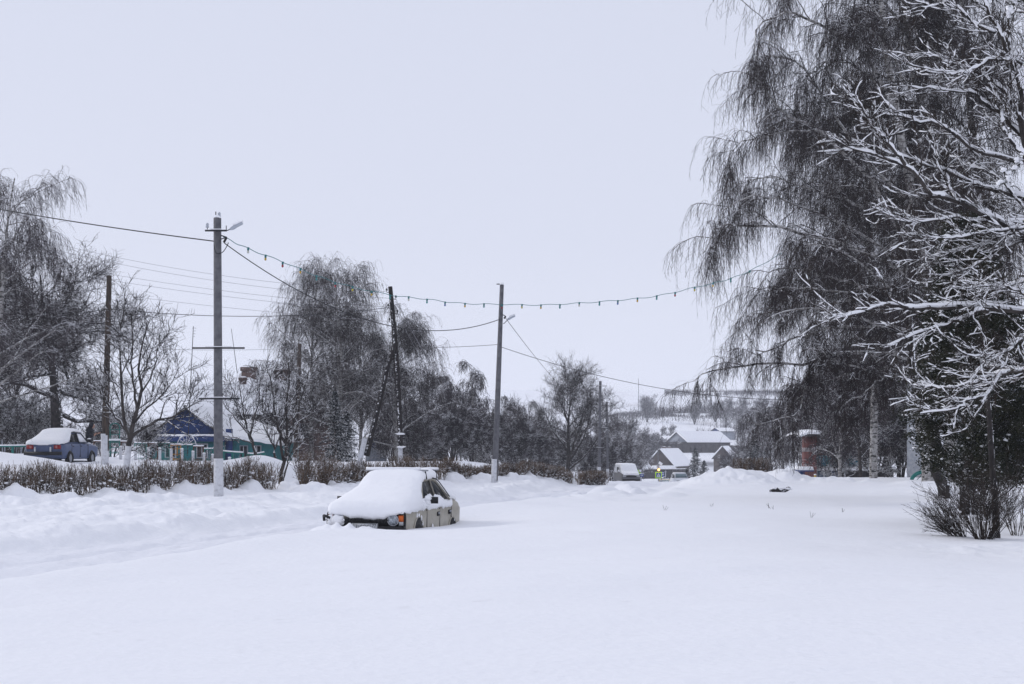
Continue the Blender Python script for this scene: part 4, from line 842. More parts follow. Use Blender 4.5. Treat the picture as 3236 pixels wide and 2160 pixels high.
P5, _, _ = conc_pole('slim concrete pole in front of the gabled village house', 2079, 1396, 262, 2082, 1508, .2, .3, None, [], 'village poles')
P6, _, _ = conc_pole('slim concrete pole behind the snow-covered van', 2015, 1432, 240, 2016, 1510, .2, .28, None, [], 'village poles')
def wood_pole(label, pts, d, r0, r1, m='wood_pole', white=None, hooks=(), group='old wooden poles'):
    w = pl_to_world(pts, d); gz = H(w[0][0], d); w[0][2] = min(w[0][2], gz); t = thing('utility_pole', label, 'utility pole', w[0].copy(), 0, group)
    w[0][2] -= .4; mb = MB(); mb.tube(catmull(w, 9), np.linspace(r0, r1, 9), 9); mb.build('pole_shaft', M[m], t)
    if white:
        b = MB(); q = PX(*white, d); b.tube(np.array([w[0], q]), [r0+.012, r0+.008], 9); b.build('whitewashed_base', M['white_paint'], t)
    for (u, v, s) in hooks:
        a = PX(u, v, d-.15); h = MB(); h.tube(catmull([a-[s*.14, 0, 0], a-[s*.02, 0, .05], a+[0, 0, .02], a+[0, 0, .07]], 7), .014, 5); h.build('hook', M['steel'], t)
        q = MB(); q.lathe([(0, 0), (.045, 0), (.05, .04), (.03, .06), (.04, .09), (0, .11)], a+[0, 0, .05], 8); q.build('insulator', M['black'], t, smooth=True)
    return t
WA = wood_pole('brown wooden pole streaked with yellow, whitewashed foot, behind the garden tree', [(331, 1440), (334, 1300), (338, 1150), (342, 1000), (345, 870)], 58, .15, .10, white=(331, 1370))
WB = wood_pole('dark wooden pole propped by a slanting strut, hung with insulators', [(1266, 1440), (1264, 1350), (1257, 1200), (1247, 1050), (1233, 905)], 66, .13, .10, 'wood_dark', hooks=[(1222, 921, -1), (1251, 943, 1), (1227, 970, -1), (1256, 989, 1), (1231, 1015, -1)])
_m = MB(); _m.box(PX(1265, 1450, 65.8), (.20, .22, 1.1)); _m.build('concrete_stub', M['white_paint'], WB); _m = MB(); blobs(_m, np.array([PX(1267, 1412, 65.7), PX(1265, 1370, 65.7)]), np.array([[.22, .15, .05], [.22, .15, .05]]), np.random.RandomState(1), 2, 1); _m.build('snow', M['snow_cap'], WB, smooth=True)
_m = MB(); _m.tube(catmull([PX(1158, 1440, 65.2), PX(1175, 1370, 65.3), PX(1200, 1270, 65.5), PX(1225, 1160, 65.7), PX(1248, 1085, 65.9)], 9), np.linspace(.14, .09, 9), 9); _m.build('strut', M['wood_dark'], WB)
_m = MB(); _m.box(PX(1143, 1430, 65), (.22, .22, 1.35), ry=.22); _m.build('strut_footing', M['white_paint'], WB)
WC = wood_pole('brown wooden pole with whitewashed foot between garden tree and spruce', [(931, 1478), (936, 1360), (942, 1230), (947, 1085)], 88, .15, .12, white=(932, 1445))
WD = wood_pole('thin dark wooden pole right of the birch clump', [(1430, 1480), (1428, 1380), (1423, 1205)], 128, .15, .12, 'board_dark', hooks=[(1412, 1213, -1), (1432, 1230, 1), (1414, 1245, -1), (1434, 1257, 1)], group='row of far wooden poles')
WE = wood_pole('second thin dark wooden pole, further along the row', [(1516, 1480), (1516, 1380), (1514, 1258)], 160, .17, .13, 'board_dark', hooks=[(1508, 1270, -1), (1522, 1280, 1)], group='row of far wooden poles')
WF = wood_pole('furthest thin wooden pole, touching the leaning concrete pole', [(1559, 1480), (1558, 1400), (1557, 1300)], 190, .17, .13, 'board_dark', group='row of far wooden poles')
def mast(label, a, b, d, r, bars=()):
    A = PX(*a, d); B = PX(*b, d); t = thing('antenna_mast', label, 'antenna', A, 0, 'television antenna masts'); m = MB(); m.tube(np.array([A, B]), [r, r*.7], 6); m.build('mast', M['steel'], t)
    for (du, v, w) in bars: c = PX(b[0]+du, v, d); k = MB(); k.tube(np.array([c-[w/2, 0, 0], c+[w/2, 0, 0]]), .012, 4); k.build('aerial_rod', M['steel'], t)
mast('slim mast rising above the blue gable', (592, 1440), (611, 1030), 101, .035, [(3, 1036, .28), (3, 1045, .2), (2, 1054, .2), (2, 1062, .15)])
mast('short leaning mast beside the big brick chimney', (750, 1180), (731, 1038), 126, .03)
mast('thin mast in front of the big snowy roof', (810, 1285), (816, 1160), 112, .03)
mast('pale mast on the hillside by the round willow bush', (2018, 1310), (2018, 1195), 560, .12)
# ------------------------------------------------------------------ cables
def cable(label, a, b, sag, r=.011, m='cable', name='power_cable', group='overhead cables', n=28, via=None):
    a = np.array(a); b = np.array(b); t = np.linspace(0, 1, n)[:, None]; P = a*(1-t)+b*t; P[:, 2] -= 4*sag*(t[:, 0]*(1-t[:, 0]))
    mb = MB(); mb.tube(P, r, 5, cap=False); o = mb.build(name, M[m]); tag(o, label, 'cable', group); return P
cable('thick twisted cable from the left edge to the tall pole', PX(-260, 610, 50), PX(680, 762, 40), .10, .018)
cable('twisted cable from the tall pole to the leaning middle pole', PX(710, 768, 39.7), PX(1580, 1008, 56), 1.25, .015)
cable('dark cable from the yellow-streaked pole to the propped pole', PX(345, 975, 58), PX(1222, 972, 66), .35, .014)
cable('dark cable from the left edge to the yellow-streaked pole', PX(-200, 1020, 62), PX(338, 975, 58), .2, .012)
for i, (v0, u1, v1, s) in enumerate([(628, 1222, 921, .9), (650, 1251, 943, .9), (730, 1227, 970, .55), (758, 1256, 989, .5), (820, 1231, 1015, .4)]):
    cable(['uppermost thin wire from the left edge to the propped pole', 'second thin wire from the top to the propped pole', 'third thin wire from the top to the propped pole', 'fourth thin wire from the top to the propped pole', 'lowest thin wire to the propped pole'][i], PX(-300, v0, 78), PX(u1, v1, 66), s, .007, 'thin_wire', group='thin wires to the propped pole')
for i, (u0, v0, u1, v1) in enumerate([(1251, 943, 1412, 1213), (1256, 989, 1414, 1245), (1251, 950, 1432, 1230)]):
    cable(['upper thin wire slanting down right from the propped pole', 'lower thin wire slanting down right from the propped pole', 'middle thin wire slanting down right from the propped pole'][i], PX(u0, v0, 66), PX(u1, v1, 128), .5, .009, 'thin_wire', group='thin wires beyond the propped pole')
cable('level cable from the birches to the leaning middle pole', PX(1260, 1096, 66), PX(1573, 1088, 56), .06, .010)
cable('long cable from the leaning middle pole to the right-hand birches', PX(1573, 1092, 56), PX(2560, 1262, 62), .6, .011)
cable('slanting wire from the lamp on the middle pole down to the round tree', PX(1596, 1002, 55.8), PX(1790, 1235, 116), .2, .011)
cable('level thin wire crossing behind the tall pole', PX(345, 1098, 58), PX(940, 1100, 88), .1, .009, 'thin_wire')
cable('wire falling from the yellow-streaked pole toward the brick house', PX(345, 900, 58), PX(735, 1170, 126), .8, .009, 'thin_wire')
# ------------------------------------------------------------------ garland of coloured bulbs
def garland():
    uv = [(706, 748, 39.7), (785, 785, 41), (897, 828, 43), (1005, 872, 45.5), (1110, 905, 48), (1240, 932, 50.5), (1350, 945, 52.5), (1460, 958, 54.5), (1580, 961, 55.8), (1710, 963, 55), (1833, 957, 54.5), (1956, 948, 54), (2073, 935, 53.5), (2190, 909, 53), (2290, 885, 53), (2370, 855, 53), (2470, 800, 54)]
    P = catmull([PX(*q) for q in uv], 150); t = thing('string_lights', 'garland of small coloured bulbs strung from the tall pole over the road to the birches', 'string lights', P[0])
    g = np.random.RandomState(3); Pw = P.copy(); Pw[:, 2] += .02*np.sin(np.arange(150)*.9)
    m = MB(); m.tube(Pw, .011, 5, cap=False); m.build('wire', M['cable_green'], t)
    cols = [(.55, .56, .5), (.50, .33, .05), (.30, .02, .03), (.04, .22, .2), (.50, .30, .03), (.05, .25, .24), (.05, .2, .2), (.04, .2, .2), (.45, .38, .05), (.05, .22, .22), (.08, .14, .35), (.05, .15, .33)]
    um = [mat('bulb_%s' % n, c, .25, spec=.5) for n, c in zip(['clear', 'amber', 'red', 'teal', 'orange', 'aqua', 'petrol', 'green', 'yellow', 'sea', 'blue', 'sky'], cols)]
    us = np.array([785, 840, 894, 950, 1001, 1060, 1115, 1175, 1233, 1292, 1350, 1407, 1470, 1530, 1587, 1650, 1710, 1770, 1831, 1895, 1953, 2015, 2076, 2134, 2196, 2254, 2310, 2370])
    pu = U0+P[:, 0]/P[:, 1]*F
    for i, u in enumerate(us):
        c = np.array([np.interp(u, pu, Pw[:, k]) for k in range(3)]); s = MB(); s.tube(np.array([c+[0, 0, .02], c-[.01, 0, .07]]), [.035, .03], 7); s.build('socket', M['cable_green'], t)
        b = MB(); V = IV2*np.array([.036, .036, .048])+c-[.01, 0, .11]; b.add(V, IF2); b.build('bulb', um[(i*5+i//3) % 12 if i > 2 else i], t, smooth=True)
garland()
# ------------------------------------------------------------------ houses
def fr(origin, rz):
    c, s = math.cos(rz), math.sin(rz); R = np.array([[c, -s, 0], [s, c, 0], [0, 0, 1]]); o = np.array(origin, float)
    return lambda p: np.asarray(p, float)@R.T+o
def slab(mb, q, n):   # quad q (4,3) thickened by vector n
    q = np.asarray(q, float); mb.prism(q, n)
def gable_house(label, origin, rz, w, L, he, hr, wall, gab, ov=.4, th=.28, wins=(), name='wooden_house', chim=(), cat='house', left_ov=None, group=None, splitz=None, trim='white_paint', sidewins=()):
    """gable end faces local -Y; width along X, length along +Y"""
    T = fr(origin, rz); t = thing(name, label, cat, origin, rz, group); B = lambda mb, nm, m, p=t: mb.build(nm, M[m], p)
    m = MB(); m.prism(T([(-w/2, 0, -1.5), (w/2, 0, -1.5), (w/2, 0, he), (-w/2, 0, he)]), T([(0, L, 0)])[0]-T([(0, 0, 0)])[0]); B(m, 'wall', wall)
    m = MB(); yv = T([(0, L+.02, 0)])[0]-T([(0, 0, 0)])[0]; m.prism(T([(-w/2-.02, -.03, he), (w/2+.02, -.03, he), (0, -.03, hr)]), yv); B(m, 'gable', gab)
    k = (hr-he)/(w/2)
    rf = MB(); sn = MB()
    for s in (-1, 1):
        e = np.array([(s*(w/2+ov), -.45, he-ov*k), (0, -.45, hr), (0, L+.3, hr), (s*(w/2+ov), L+.3, he-ov*k)]); n = norm(np.array([[s*k, 0, 1]]))[0]
        slab(rf, T(e+n*.02), (T([n*.06])-T([(0, 0, 0)]))[0])
        # snow layer with softly wavy edges
        g = np.random.RandomState(int(abs(origin[0])*7+s+3)); nu, nv = 7, 26; V = np.zeros((nu, nv, 3)); V2 = V.copy()
        for i in range(nu):
            for j in range(nv):
                a = i/(nu-1); b = j/(nv-1); p = e[0]*(1-a)*(1-b)+e[1]*a*(1-b)+e[3]*(1-a)*b+e[2]*a*b; V[i, j] = p+n*(th*(1-.55*(i == 0)-.25*(j in (0, nv-1)))+.04*g.randn()*(.3+.7*(0 < i < nu-1)))+n*.08; V2[i, j] = p+n*.085
        sn.grid(T(V.reshape(-1, 3)).reshape(nu, nv, 3)); 
        for A_, B_ in ((V[0], V2[0]), (V[:, 0], V2[:, 0]), (V[:, -1], V2[:, -1])): sn.grid(T(np.stack([A_, B_]).reshape(-1, 3)).reshape(2, -1, 3))
    B(rf, 'roof', 'board_dark'); so_ = sn.build('roof_snow', M['snow_cap'], t, smooth=True)
    for (x, z, ww, hh) in wins:
        f = MB(); f.box(T([(x, -.06, z)])[0], (ww+.16, .06, hh+.16), rz); fo = B(f, 'window', trim)
        p = MB(); p.box(T([(x, -.10, z)])[0], (ww, .04, hh), rz); p.build('pane', M['glass_dark'], fo, world=False); q = bpy.data.objects[-1] if False else None
        fo.children[0].location = -Vector(t.location) if False else (0, 0, 0)
        _relocal(fo.children[0], t)
        for bx in (x-.005,):
            br = MB(); br.box(T([(bx, -.13, z)])[0], (.05, .03, hh), rz); bo = br.build('glazing_bar', M[trim], fo, world=False); _relocal(bo, t)
    for (y, z, ww, hh, side) in sidewins:
        f = MB(); f.box(T([(side*(w/2+.04), y, z)])[0], (.08, ww+.16, hh+.16), rz); fo = B(f, 'window', trim)
        p = MB(); p.box(T([(side*(w/2+.08), y, z)])[0], (.06, ww, hh), rz); po = p.build('pane', M['glass_dark'], fo, world=False); _relocal(po, t)
    for (x, y, cw, ch) in chim:
        z = hr-abs(x)*k-.3; c = MB(); c.box(T([(x, y, z+ch/2)])[0], (cw, cw, ch), rz); c.box(T([(x, y, z+ch+.05)])[0], (cw+.15, cw+.15, .16), rz); co = B(c, 'chimney', 'brick')
        s = MB(); s.box(T([(x, y, z+ch+.19)])[0], (cw+.1, cw+.1, .12), rz, taper=.6); s_o = s.build('snow', M['snow_cap'], co, world=False); _relocal(s_o, t)
    return t, T
def _relocal(o, t):
    """mesh was written in world space while its parent's mesh is in thing space"""
    L = np.array(t.location); a = -t.rotation_euler[2]; R = np.array([[math.cos(a), -math.sin(a), 0], [math.sin(a), math.cos(a), 0], [0, 0, 1]])
    n = len(o.data.vertices); V = np.empty(n*3, np.float32); o.data.vertices.foreach_get('co', V); V = (V.reshape(-1, 3)-L)@R.T; o.data.vertices.foreach_set('co', V.astype(np.float32).ravel()); o.data.update()
def planks(mb, T, x0, x1, z0, z1f, y, step=.16):
    x = x0
    while x < x1: mb.box(T([(x, y, (z0+z1f(x))/2)])[0], (.03, .03, max(.02, z1f(x)-z0))); x += step
# blue gable house
g0 = gat(590, 104); base = (g0[0], 104, .05)
hz = lambda v, d: CH+(V0-v)/F*d
BH, TB_ = gable_house('blue-gabled wooden house with teal walls behind the playground fence', base, -.12, 5.6, 8, hz(1378, 104)-.05, hz(1290, 104)-.05, 'paint_teal', 'paint_blue', .35, .22, wins=[(-1.2, 1.0, .7, .9), (1.2, 1.0, .7, .9)], sidewins=[(2.5, 1.0, .8, .9, 1)])
m = MB(); k = (hz(1290, 104)-hz(1378, 104))/2.8; planks(m, TB_, -2.7, 2.7, hz(1378, 104)-.05, lambda x: hz(1290, 104)-.07-abs(x)*k, -.045); m.build('gable_boards', M['paint_blue'], BH)
m = MB(); m.box(TB_([(0, -.25, hz(1386, 104)-.05)])[0], (5.9, .5, .40), -.12); m.build('fascia', M['paint_blue'], BH); m = MB(); m.box(TB_([(0, -.30, hz(1378, 104)+.03)])[0], (6.0, .62, .14), -.12, taper=.93); m.build('ledge_snow', M['snow_cap'], BH)
# lean-to running to the right with its long snowy slope
m = MB(); zf = lambda v: hz(v, 103)-.05
m.prism(TB_([(2.85, .4, -1), (6.9, .4, -1), (6.9, .4, zf(1402)), (2.85, .4, zf(1376))]), TB_([(0, 5, 0)])[0]-TB_([(0, 0, 0)])[0]); m.build('lean_to_wall', M['paint_teal'], BH)
m = MB(); V = np.zeros((12, 5, 3))
for i in range(12):
    for j in range(5): x = 2.7+i/11*4.5; y = -.1+j*1.5; V[i, j] = (x, y, np.interp(x, [2.7, 7.2], [zf(1374), zf(1404)])+.12+.30*j*(1-.55*i/11)+(.10 if 0 < j < 4 else 0)+.03*math.sin(i*2.1+j))
Vb = V.copy(); Vb[..., 2] -= .22; m.grid(TB_(V.reshape(-1, 3)).reshape(12, 5, 3)); m.grid(TB_(Vb.reshape(-1, 3)).reshape(12, 5, 3)[::-1]); m.grid(TB_(np.stack([Vb[:, 0], V[:, 0]]).reshape(-1, 3)).reshape(2, 12, 3)); m.grid(TB_(np.stack([V[-1], Vb[-1]]).reshape(-1, 3)).reshape(2, 5, 3)); m.build('lean_to_snow', M['snow_cap'], BH, smooth=False)
m = MB(); m.box(TB_([(3.1, .34, 1.3)])[0], (.5, .08, 2.6), -.12); m.build('blue_door', M['paint_blue'], BH)
for x in (4.2, 5.2):
    m = MB(); m.box(TB_([(x, .34, .95)])[0], (.62, .08, .9), -.12); fo = m.build('window', M['grey_paint'], BH); m = MB(); m.box(TB_([(x, .29, .95)])[0], (.48, .06, .76), -.12); po = m.build('pane', M['glass_dark'], fo, world=False); _relocal(po, BH)
    m = MB(); m.box(TB_([(x, .25, .95)])[0], (.04, .03, .76), -.12); po = m.build('glazing_bar', M['white_paint'], fo, world=False); _relocal(po, BH)
# brick house with high hipped snow roof
def hip_house():
    d = 128; o = (PX(790, 1400, d)[0], d, 0.0); t = thing('brick_house', 'long brown brick house with a high snow-covered hipped roof and chimneys', 'house', o)
    X = lambda u: PX(u, 0, d)[0]; z = lambda v: hz(v, d)
    m = MB(); m.box(((X(640)+X(1030))/2, d+4, (z(1288)-1.5)/2), (X(1030)-X(640), 8, z(1288)+1.5)); m.build('wall', M['brick'], t)
    m = MB(); m.box(((X(612)+X(668))/2, d+3, (z(1290)-1.5)/2), (X(668)-X(612)-.01, 7, z(1290)+1.5)); m.build('porch_wall', M['grey_paint'], t)
    # roof snow as a grid: eaves -> ridge with rounded ends
    n1, n2 = 40, 16; V = np.zeros((n1, n2, 3)); u0, u1 = 590, 1050; r0, r1 = 742, 880
    for i in range(n1):
        a = i/(n1-1)
        for j in range(n2):
            b = j/(n2-1); ue = u0+(u1-u0)*a; ur = r0+(r1-r0)*a; bb = b; uu = ue*(1-bb)+ur*bb
            rv = 1180-14*math.exp(-((uu-765)/30)**2)+6*math.sin(uu*.05); vv = 1284*(1-bb)+rv*bb; y = d-.6+bb*4.6; V[i, j] = (X(uu)*(y/d if False else 1), y, z(vv)+.14*math.sin(bb*math.pi)+.04*math.sin(i*1.3+j))
    m = MB(); m.grid(V); Vb = V.copy(); Vb[..., 1] = 2*(d+4)-V[..., 1]; m.grid(Vb[::-1]); m.grid(np.stack([V[:, 0]-[0, 0, .35], V[:, 0]])); m.grid(np.stack([V[0], Vb[0]])); m.grid(np.stack([Vb[-1], V[-1]])); m.build('roof_snow', M['snow_cap'], t, smooth=True)
    m = MB(); m.box(((X(600)+X(1044))/2, d+4, z(1284)-.22), (X(1044)-X(600), 9.4, .14)); m.build('roof', M['board_dark'], t)
    for (ua, ub, vt, vb) in ((738, 792, 1160, 1196), (846, 898, 1168, 1196)):
        c = MB(); w = X(ub)-X(ua); zc = z(vt); c.box(((X(ua)+X(ub))/2, d+3.6, (zc+z(vb))/2-.3), (w*.86, .8, zc-z(vb)+.6)); c.box(((X(ua)+X(ub))/2, d+3.6, zc+.02), (w, .95, .34)); co = c.build('chimney', M['brick'], t)
        s = MB(); s.box(((X(ua)+X(ub))/2, d+3.6, zc+.25), (w*.92, .85, .13), taper=.8); so_ = s.build('snow', M['snow_cap'], co, world=False); _relocal(so_, t)
    # dormer
    m = MB(); c = np.array([(X(737)), d+1.0, (z(1212)+z(1246))/2]); m.box(c, (X(762)-X(712), 1.6, z(1210)-z(1246))); do = m.build('dormer', M['board_dark'], t)
    m = MB(); m.box(c+[0, -.84, .02], (.9, .06, .62)); w = m.build('pane', M['glass_dark'], do, world=False); _relocal(w, t)
    m = MB(); m.box(c+[.1, -.1, .62], (1.9, 2.0, .26), taper=.7); m.build('dormer_snow', M['snow_cap'], t)
    for u in (700, 760, 830, 900, 965):
        m = MB(); m.box((X(u), d-.03, z(1360)), (1.0, .1, 1.3)); fo = m.build('window', M['grey_paint'], t); m = MB(); m.box((X(u), d-.10, z(1360)), (.84, .06, 1.14)); po = m.build('pane', M['glass_dark'], fo, world=False); _relocal(po, t)
hip_house()
# outbuilding left of it: long low roof with small chimney
OB, _ = gable_house('low dark-walled house with a pale snow roof left of the tall pole', (PX(610, 0, 122)[0], 122, 0), -1.35, 5.0, 8, hz(1300, 122), hz(1222, 122), 'board_dark', 'board_brown', .4, .3, chim=[(0, 4.2, .6, 1.0)])
# far-left grey shed and barns behind birches
gable_house('small grey shed glimpsed behind the shrubs at the far left', (PX(65, 0, 96)[0], 96, H(PX(65, 0, 96)[0], 96)), .4, 4, 4, 1.7, 2.6, 'grey_paint', 'board_dark', .3, .2, name='garden_shed', cat='shed')
BARN, _ = gable_house('brown barn wall behind the propped wooden pole', (PX(1262, 0, 116)[0], 116, -.3), -1.2, 4.0, 3.5, 1.9, 2.5, 'board_brown', 'board_brown', .3, .15, name='barn', cat='barn')
def shed_blue():
    d = 112; x = PX(1185, 0, d)[0]; t = thing('garden_shed', 'small white-walled shed with a blue gable between the strut and the propped pole', 'shed', (x, d, -.2)); m = MB(); m.box((x, d+1, .5), (1.5, 2, 1.9)); m.build('wall', M['grey_paint'], t)
    m = MB(); m.prism([(x-.85, d-.05, 1.45), (x+.85, d-.05, 1.05), (x+.85, d-.05, 1.9), (x-.85, d-.05, 2.0)], (0, 2.2, 0)); m.build('gable', M['paint_blue'], t); m = MB(); m.box((x, d+1, 2.05), (1.9, 2.4, .18), taper=.9); m.build('roof_snow', M['snow_cap'], t)
shed_blue()
# village houses
def vill(label, uc, d, wpx, vb, ve, vr, rz, L, wall='board_brown', gab='board_brown', **k):
    x = PX(uc, 0, d)[0]; z0 = hz(vb, d); return gable_house(label, (x, d, z0), rz, wpx/F*d, L, hz(ve, d)-z0, hz(vr, d)-z0, wall, gab, **k)
vill('large gabled village house with steep snowy roof behind the crossing sign', 2086, 372, 82, 1506, 1465, 1420, -.42, 15, ov=.7, th=.45, wins=[(-1.6, 2.0, .9, 1.0), (1.4, 2.0, .9, 1.0)], chim=[(0, 3.5, .8, .9), (0, 8, .7, .8)], sidewins=[(3, 1.8, 1.2, 1.1, 1)], group='village houses')
vill('smaller gabled village house behind the snow-covered van', 1977, 350, 44, 1508, 1475, 1447, -.62, 8.5, ov=.4, th=.4, wall='board_dark', gab='board_dark', group='village houses')
vill('brown gabled house half hidden by the hanging birch twigs', 2284, 400, 58, 1475, 1444, 1411, -.3, 9, ov=.5, th=.35, group='village houses')
vill('wide building with a huge plain snow roof up the slope', 2140, 455, 110, 1412, 1396, 1366, -1.05, 17, ov=.4, th=.5, wall='board_dark', gab='grey_paint', name='farm_building', cat='building')
vill('blue-grey shed left of the huge snow roof', 2096, 470, 46, 1402, 1388, 1380, -1.3, 5, ov=.3, th=.3, wall='grey_paint', gab='grey_paint', name='farm_shed', cat='shed')
vill('low blue-roofed shed on the slope right of the huge snow roof', 2262, 500, 60, 1376, 1362, 1352, -1.2, 6, ov=.3, th=.1, wall='grey_paint', gab='paint_blue', name='farm_shed', cat='shed')
def fence_solid(label, pts, d0, d1, v0, v1, m, name='board_fence', snow=True):
    t = None; n = len(pts); P = []
    for i, u in enumerate(pts): d = d0+(d1-d0)*i/(n-1); P.append((PX(u, 0, d)[0], d))
    zt = [hz(v0[0]+(v0[1]-v0[0])*i/(n-1), P[i][1]) for i in range(n)]; zb = [hz(v1, P[i][1])-.8 for i in range(n)]
    t = thing(name, label, 'fence', (P[0][0], P[0][1], zb[0])); mb = MB(); sb = MB()
    for i in range(n-1):
        a = np.array([*P[i], 0]); b = np.array([*P[i+1], 0]); mb.prism([a+[0, 0, zb[i]], b+[0, 0, zb[i+1]], b+[0, 0, zt[i+1]], a+[0, 0, zt[i]]], (0, .12, 0))
        if snow: sb.tube(np.array([a+[0, .05, zt[i]+.04], b+[0, .05, zt[i+1]+.04]]), .10, 6)
    mb.build('boards', M[m], t)
    if snow: sb.build('snow', M['snow_cap'], t)
fence_solid('dark board fence in front of the village houses', list(range(1960, 2185, 15)), 335, 345, (1483, 1481), 1512, 'board_dark')
fence_solid('dark fence along the foot of the field above the roofs', list(range(2040, 2420, 20)), 440, 430, (1401, 1408), 1422, 'board_dark', 'field_fence', False)
def gate_roof():
    d = 328; x = PX(2092, 0, d)[0]; t = thing('gateway', 'covered gateway with a flat snow cap in front of the large village house', 'gate', (x, d, hz(1512, d))); m = MB(); m.box((x, d+.3, hz(1493, d)), (5.2, .3, 2.3)); m.build('gate_boards', M['board_dark'], t)
    m = MB(); m.box((x+.3, d, hz(1476, d)), (6.3, 1.8, .85), taper=.78); m.build('roof_snow', M['snow_cap'], t)
gate_roof()
# ------------------------------------------------------------------ cars
def car_paint(name, c, c2):
    return mat(name, c, .45, noise=(6, c2, .45, .75), spec=.4)
M['beige'] = car_paint('beige_paint', (.40, .372, .31), (.29, .265, .215)); M['blue_paint'] = car_paint('faded_blue_paint', (.075, .105, .20), (.05, .07, .14)); M['white_car'] = mat('white_car_paint', (.62, .64, .68), .4)
M['rubber'] = mat('rubber', (.016, .016, .017), .85); M['chrome'] = mat('chrome', (.5, .51, .54), .25, .9); M['lens'] = mat('headlamp_glass', (.15, .17, .20), .1, spec=.9, noise=(22, (.42, .46, .50), .45, .62, (1, 1, 1)))
M['amber'] = mat('amber_lens', (.60, .12, .015), .3); M['lensclear'] = mat('clear_lens', (.42, .43, .44), .3); M['tail'] = mat('tail_lens', (.30, .02, .02), .3); M['tail2'] = mat('tail_lens_pink', (.42, .16, .15), .3); M['blackframe'] = mat('black_trim', (.014, .014, .016), .5)
M['skin'] = mat('skin', (.42, .25, .19), .6); M['jacket'] = mat('black_jacket', (.010, .011, .018), .8, bump=(9, .5, .03)); M['trousers'] = mat('dark_trousers', (.014, .014, .02), .85)
def ringloft(mb, sts, prof, T, capf=True, capb=True):
    """sts: list of dict-like (y, hw, zb, zs, zt): prof builds half section"""
    rings = []
    for st in sts:
        h = prof(*st[1:]); pts = [(x, st[0]+(h2 if False else 0), z) for x, z in h] + [(-x, st[0], z) for x, z in h[::-1]]
        rings.append(pts)
    A = np.array(rings); n, m = A.shape[:2]; B = np.concatenate([A, A[:, :1]], 1); mb.grid(T(B.reshape(-1, 3)).reshape(n, m+1, 3)[::-1])
    if capf: mb.poly(T(A[0]))
    if capb: mb.poly(T(A[-1][::-1]))
def lower_prof(hw, zb, zc, zt):
    return [(hw-.10, zb), (hw-.02, zb+.06), (hw, zb+.18), (hw+.012, zc-.02), (hw-.008, zc), (hw-.03, zt-.07), (hw-.10, zt-.015), (hw*.5, zt+.012)]
def beam(mb, T, c, s): 
    q = MB(); q.box((0, 0, 0), s); V = q.v[0]+np.array(c); mb.add(T(V), q.f[0])
def poly_x(mb, T, x, pts, th=.012):
    """flat polygon (y,z) on a side plane; x may be a function of z; thickened outward"""
    fx = x if callable(x) else (lambda z: x); sg = 1 if fx(1.0) > 0 else -1
    a = np.array([(fx(z), y, z) for y, z in pts]); b = a+[sg*th, 0, 0]
    if sg < 0: a, b = a[::-1], b[::-1]
    mb.prism(T(a), (T(b[:1])-T(a[:1]))[0])
def wheel(par, T, x, y, z=.29, r=.29, wd=.17):
    s = 1 if x > 0 else -1; t = MB(); M3 = Matrix.Rotation(math.pi/2, 3, 'Y'); a = np.linspace(0, 2*np.pi, 24, endpoint=False)
    prof = [(.0, -wd/2), (r*.62, -wd/2), (r*.95, -wd/2), (r, -wd/2+.03), (r, wd/2-.03), (r*.95, wd/2), (r*.62, wd/2-.005), (r*.60, wd/2-.03)]
    V = np.array([[(s*zz, rr*math.cos(q), rr*math.sin(q)) for q in a] for rr, zz in prof]); n, m = V.shape[:2]; V = np.concatenate([V, V[:, :1]], 1)+np.array([x, y, z])
    t.grid(T(V.reshape(-1, 3)).reshape(n, m+1, 3)); w = t.build('wheel', M['rubber'], par)
    h = MB(); prof = [(r*.6, wd/2-.03), (r*.45, wd/2-.015), (r*.25, wd/2-.04), (0, wd/2-.04)]; V = np.array([[(s*zz, rr*math.cos(q), rr*math.sin(q)) for q in a] for rr, zz in prof]); n, m = V.shape[:2]; V = np.concatenate([V, V[:, :1]], 1)+np.array([x, y, z])
    h.grid(T(V.reshape(-1, 3)).reshape(n, m+1, 3)); ho = h.build('hub', M['galv'], w, world=False); _relocal(ho, par)
def frustum(mb, T, b, t, zb, zt, crown=.03):
    """b,t=(hw,y0,y1) ring at bottom and top; rounded roof"""
    R = []
    for f, (hw, y0, y1), z in ((0, b, zb), (1, t, zt), (2, (t[0]-.05, t[1]+.07, t[2]-.07), zt+crown), (3, (t[0]*.5, t[1]+.2, t[2]-.2), zt+crown*1.6)):
        c = .04; R.append([(-hw, y0+c, z), (-hw+c, y0, z), (hw-c, y0, z), (hw, y0+c, z), (hw, y1-c, z), (hw-c, y1, z), (-hw+c, y1, z), (-hw, y1-c, z)])
    A = np.array(R); B = np.concatenate([A, A[:, :1]], 1); n, m = B.shape[:2]; mb.grid(T(B.reshape(-1, 3)).reshape(n, m, 3)); mb.poly(T(A[-1]))
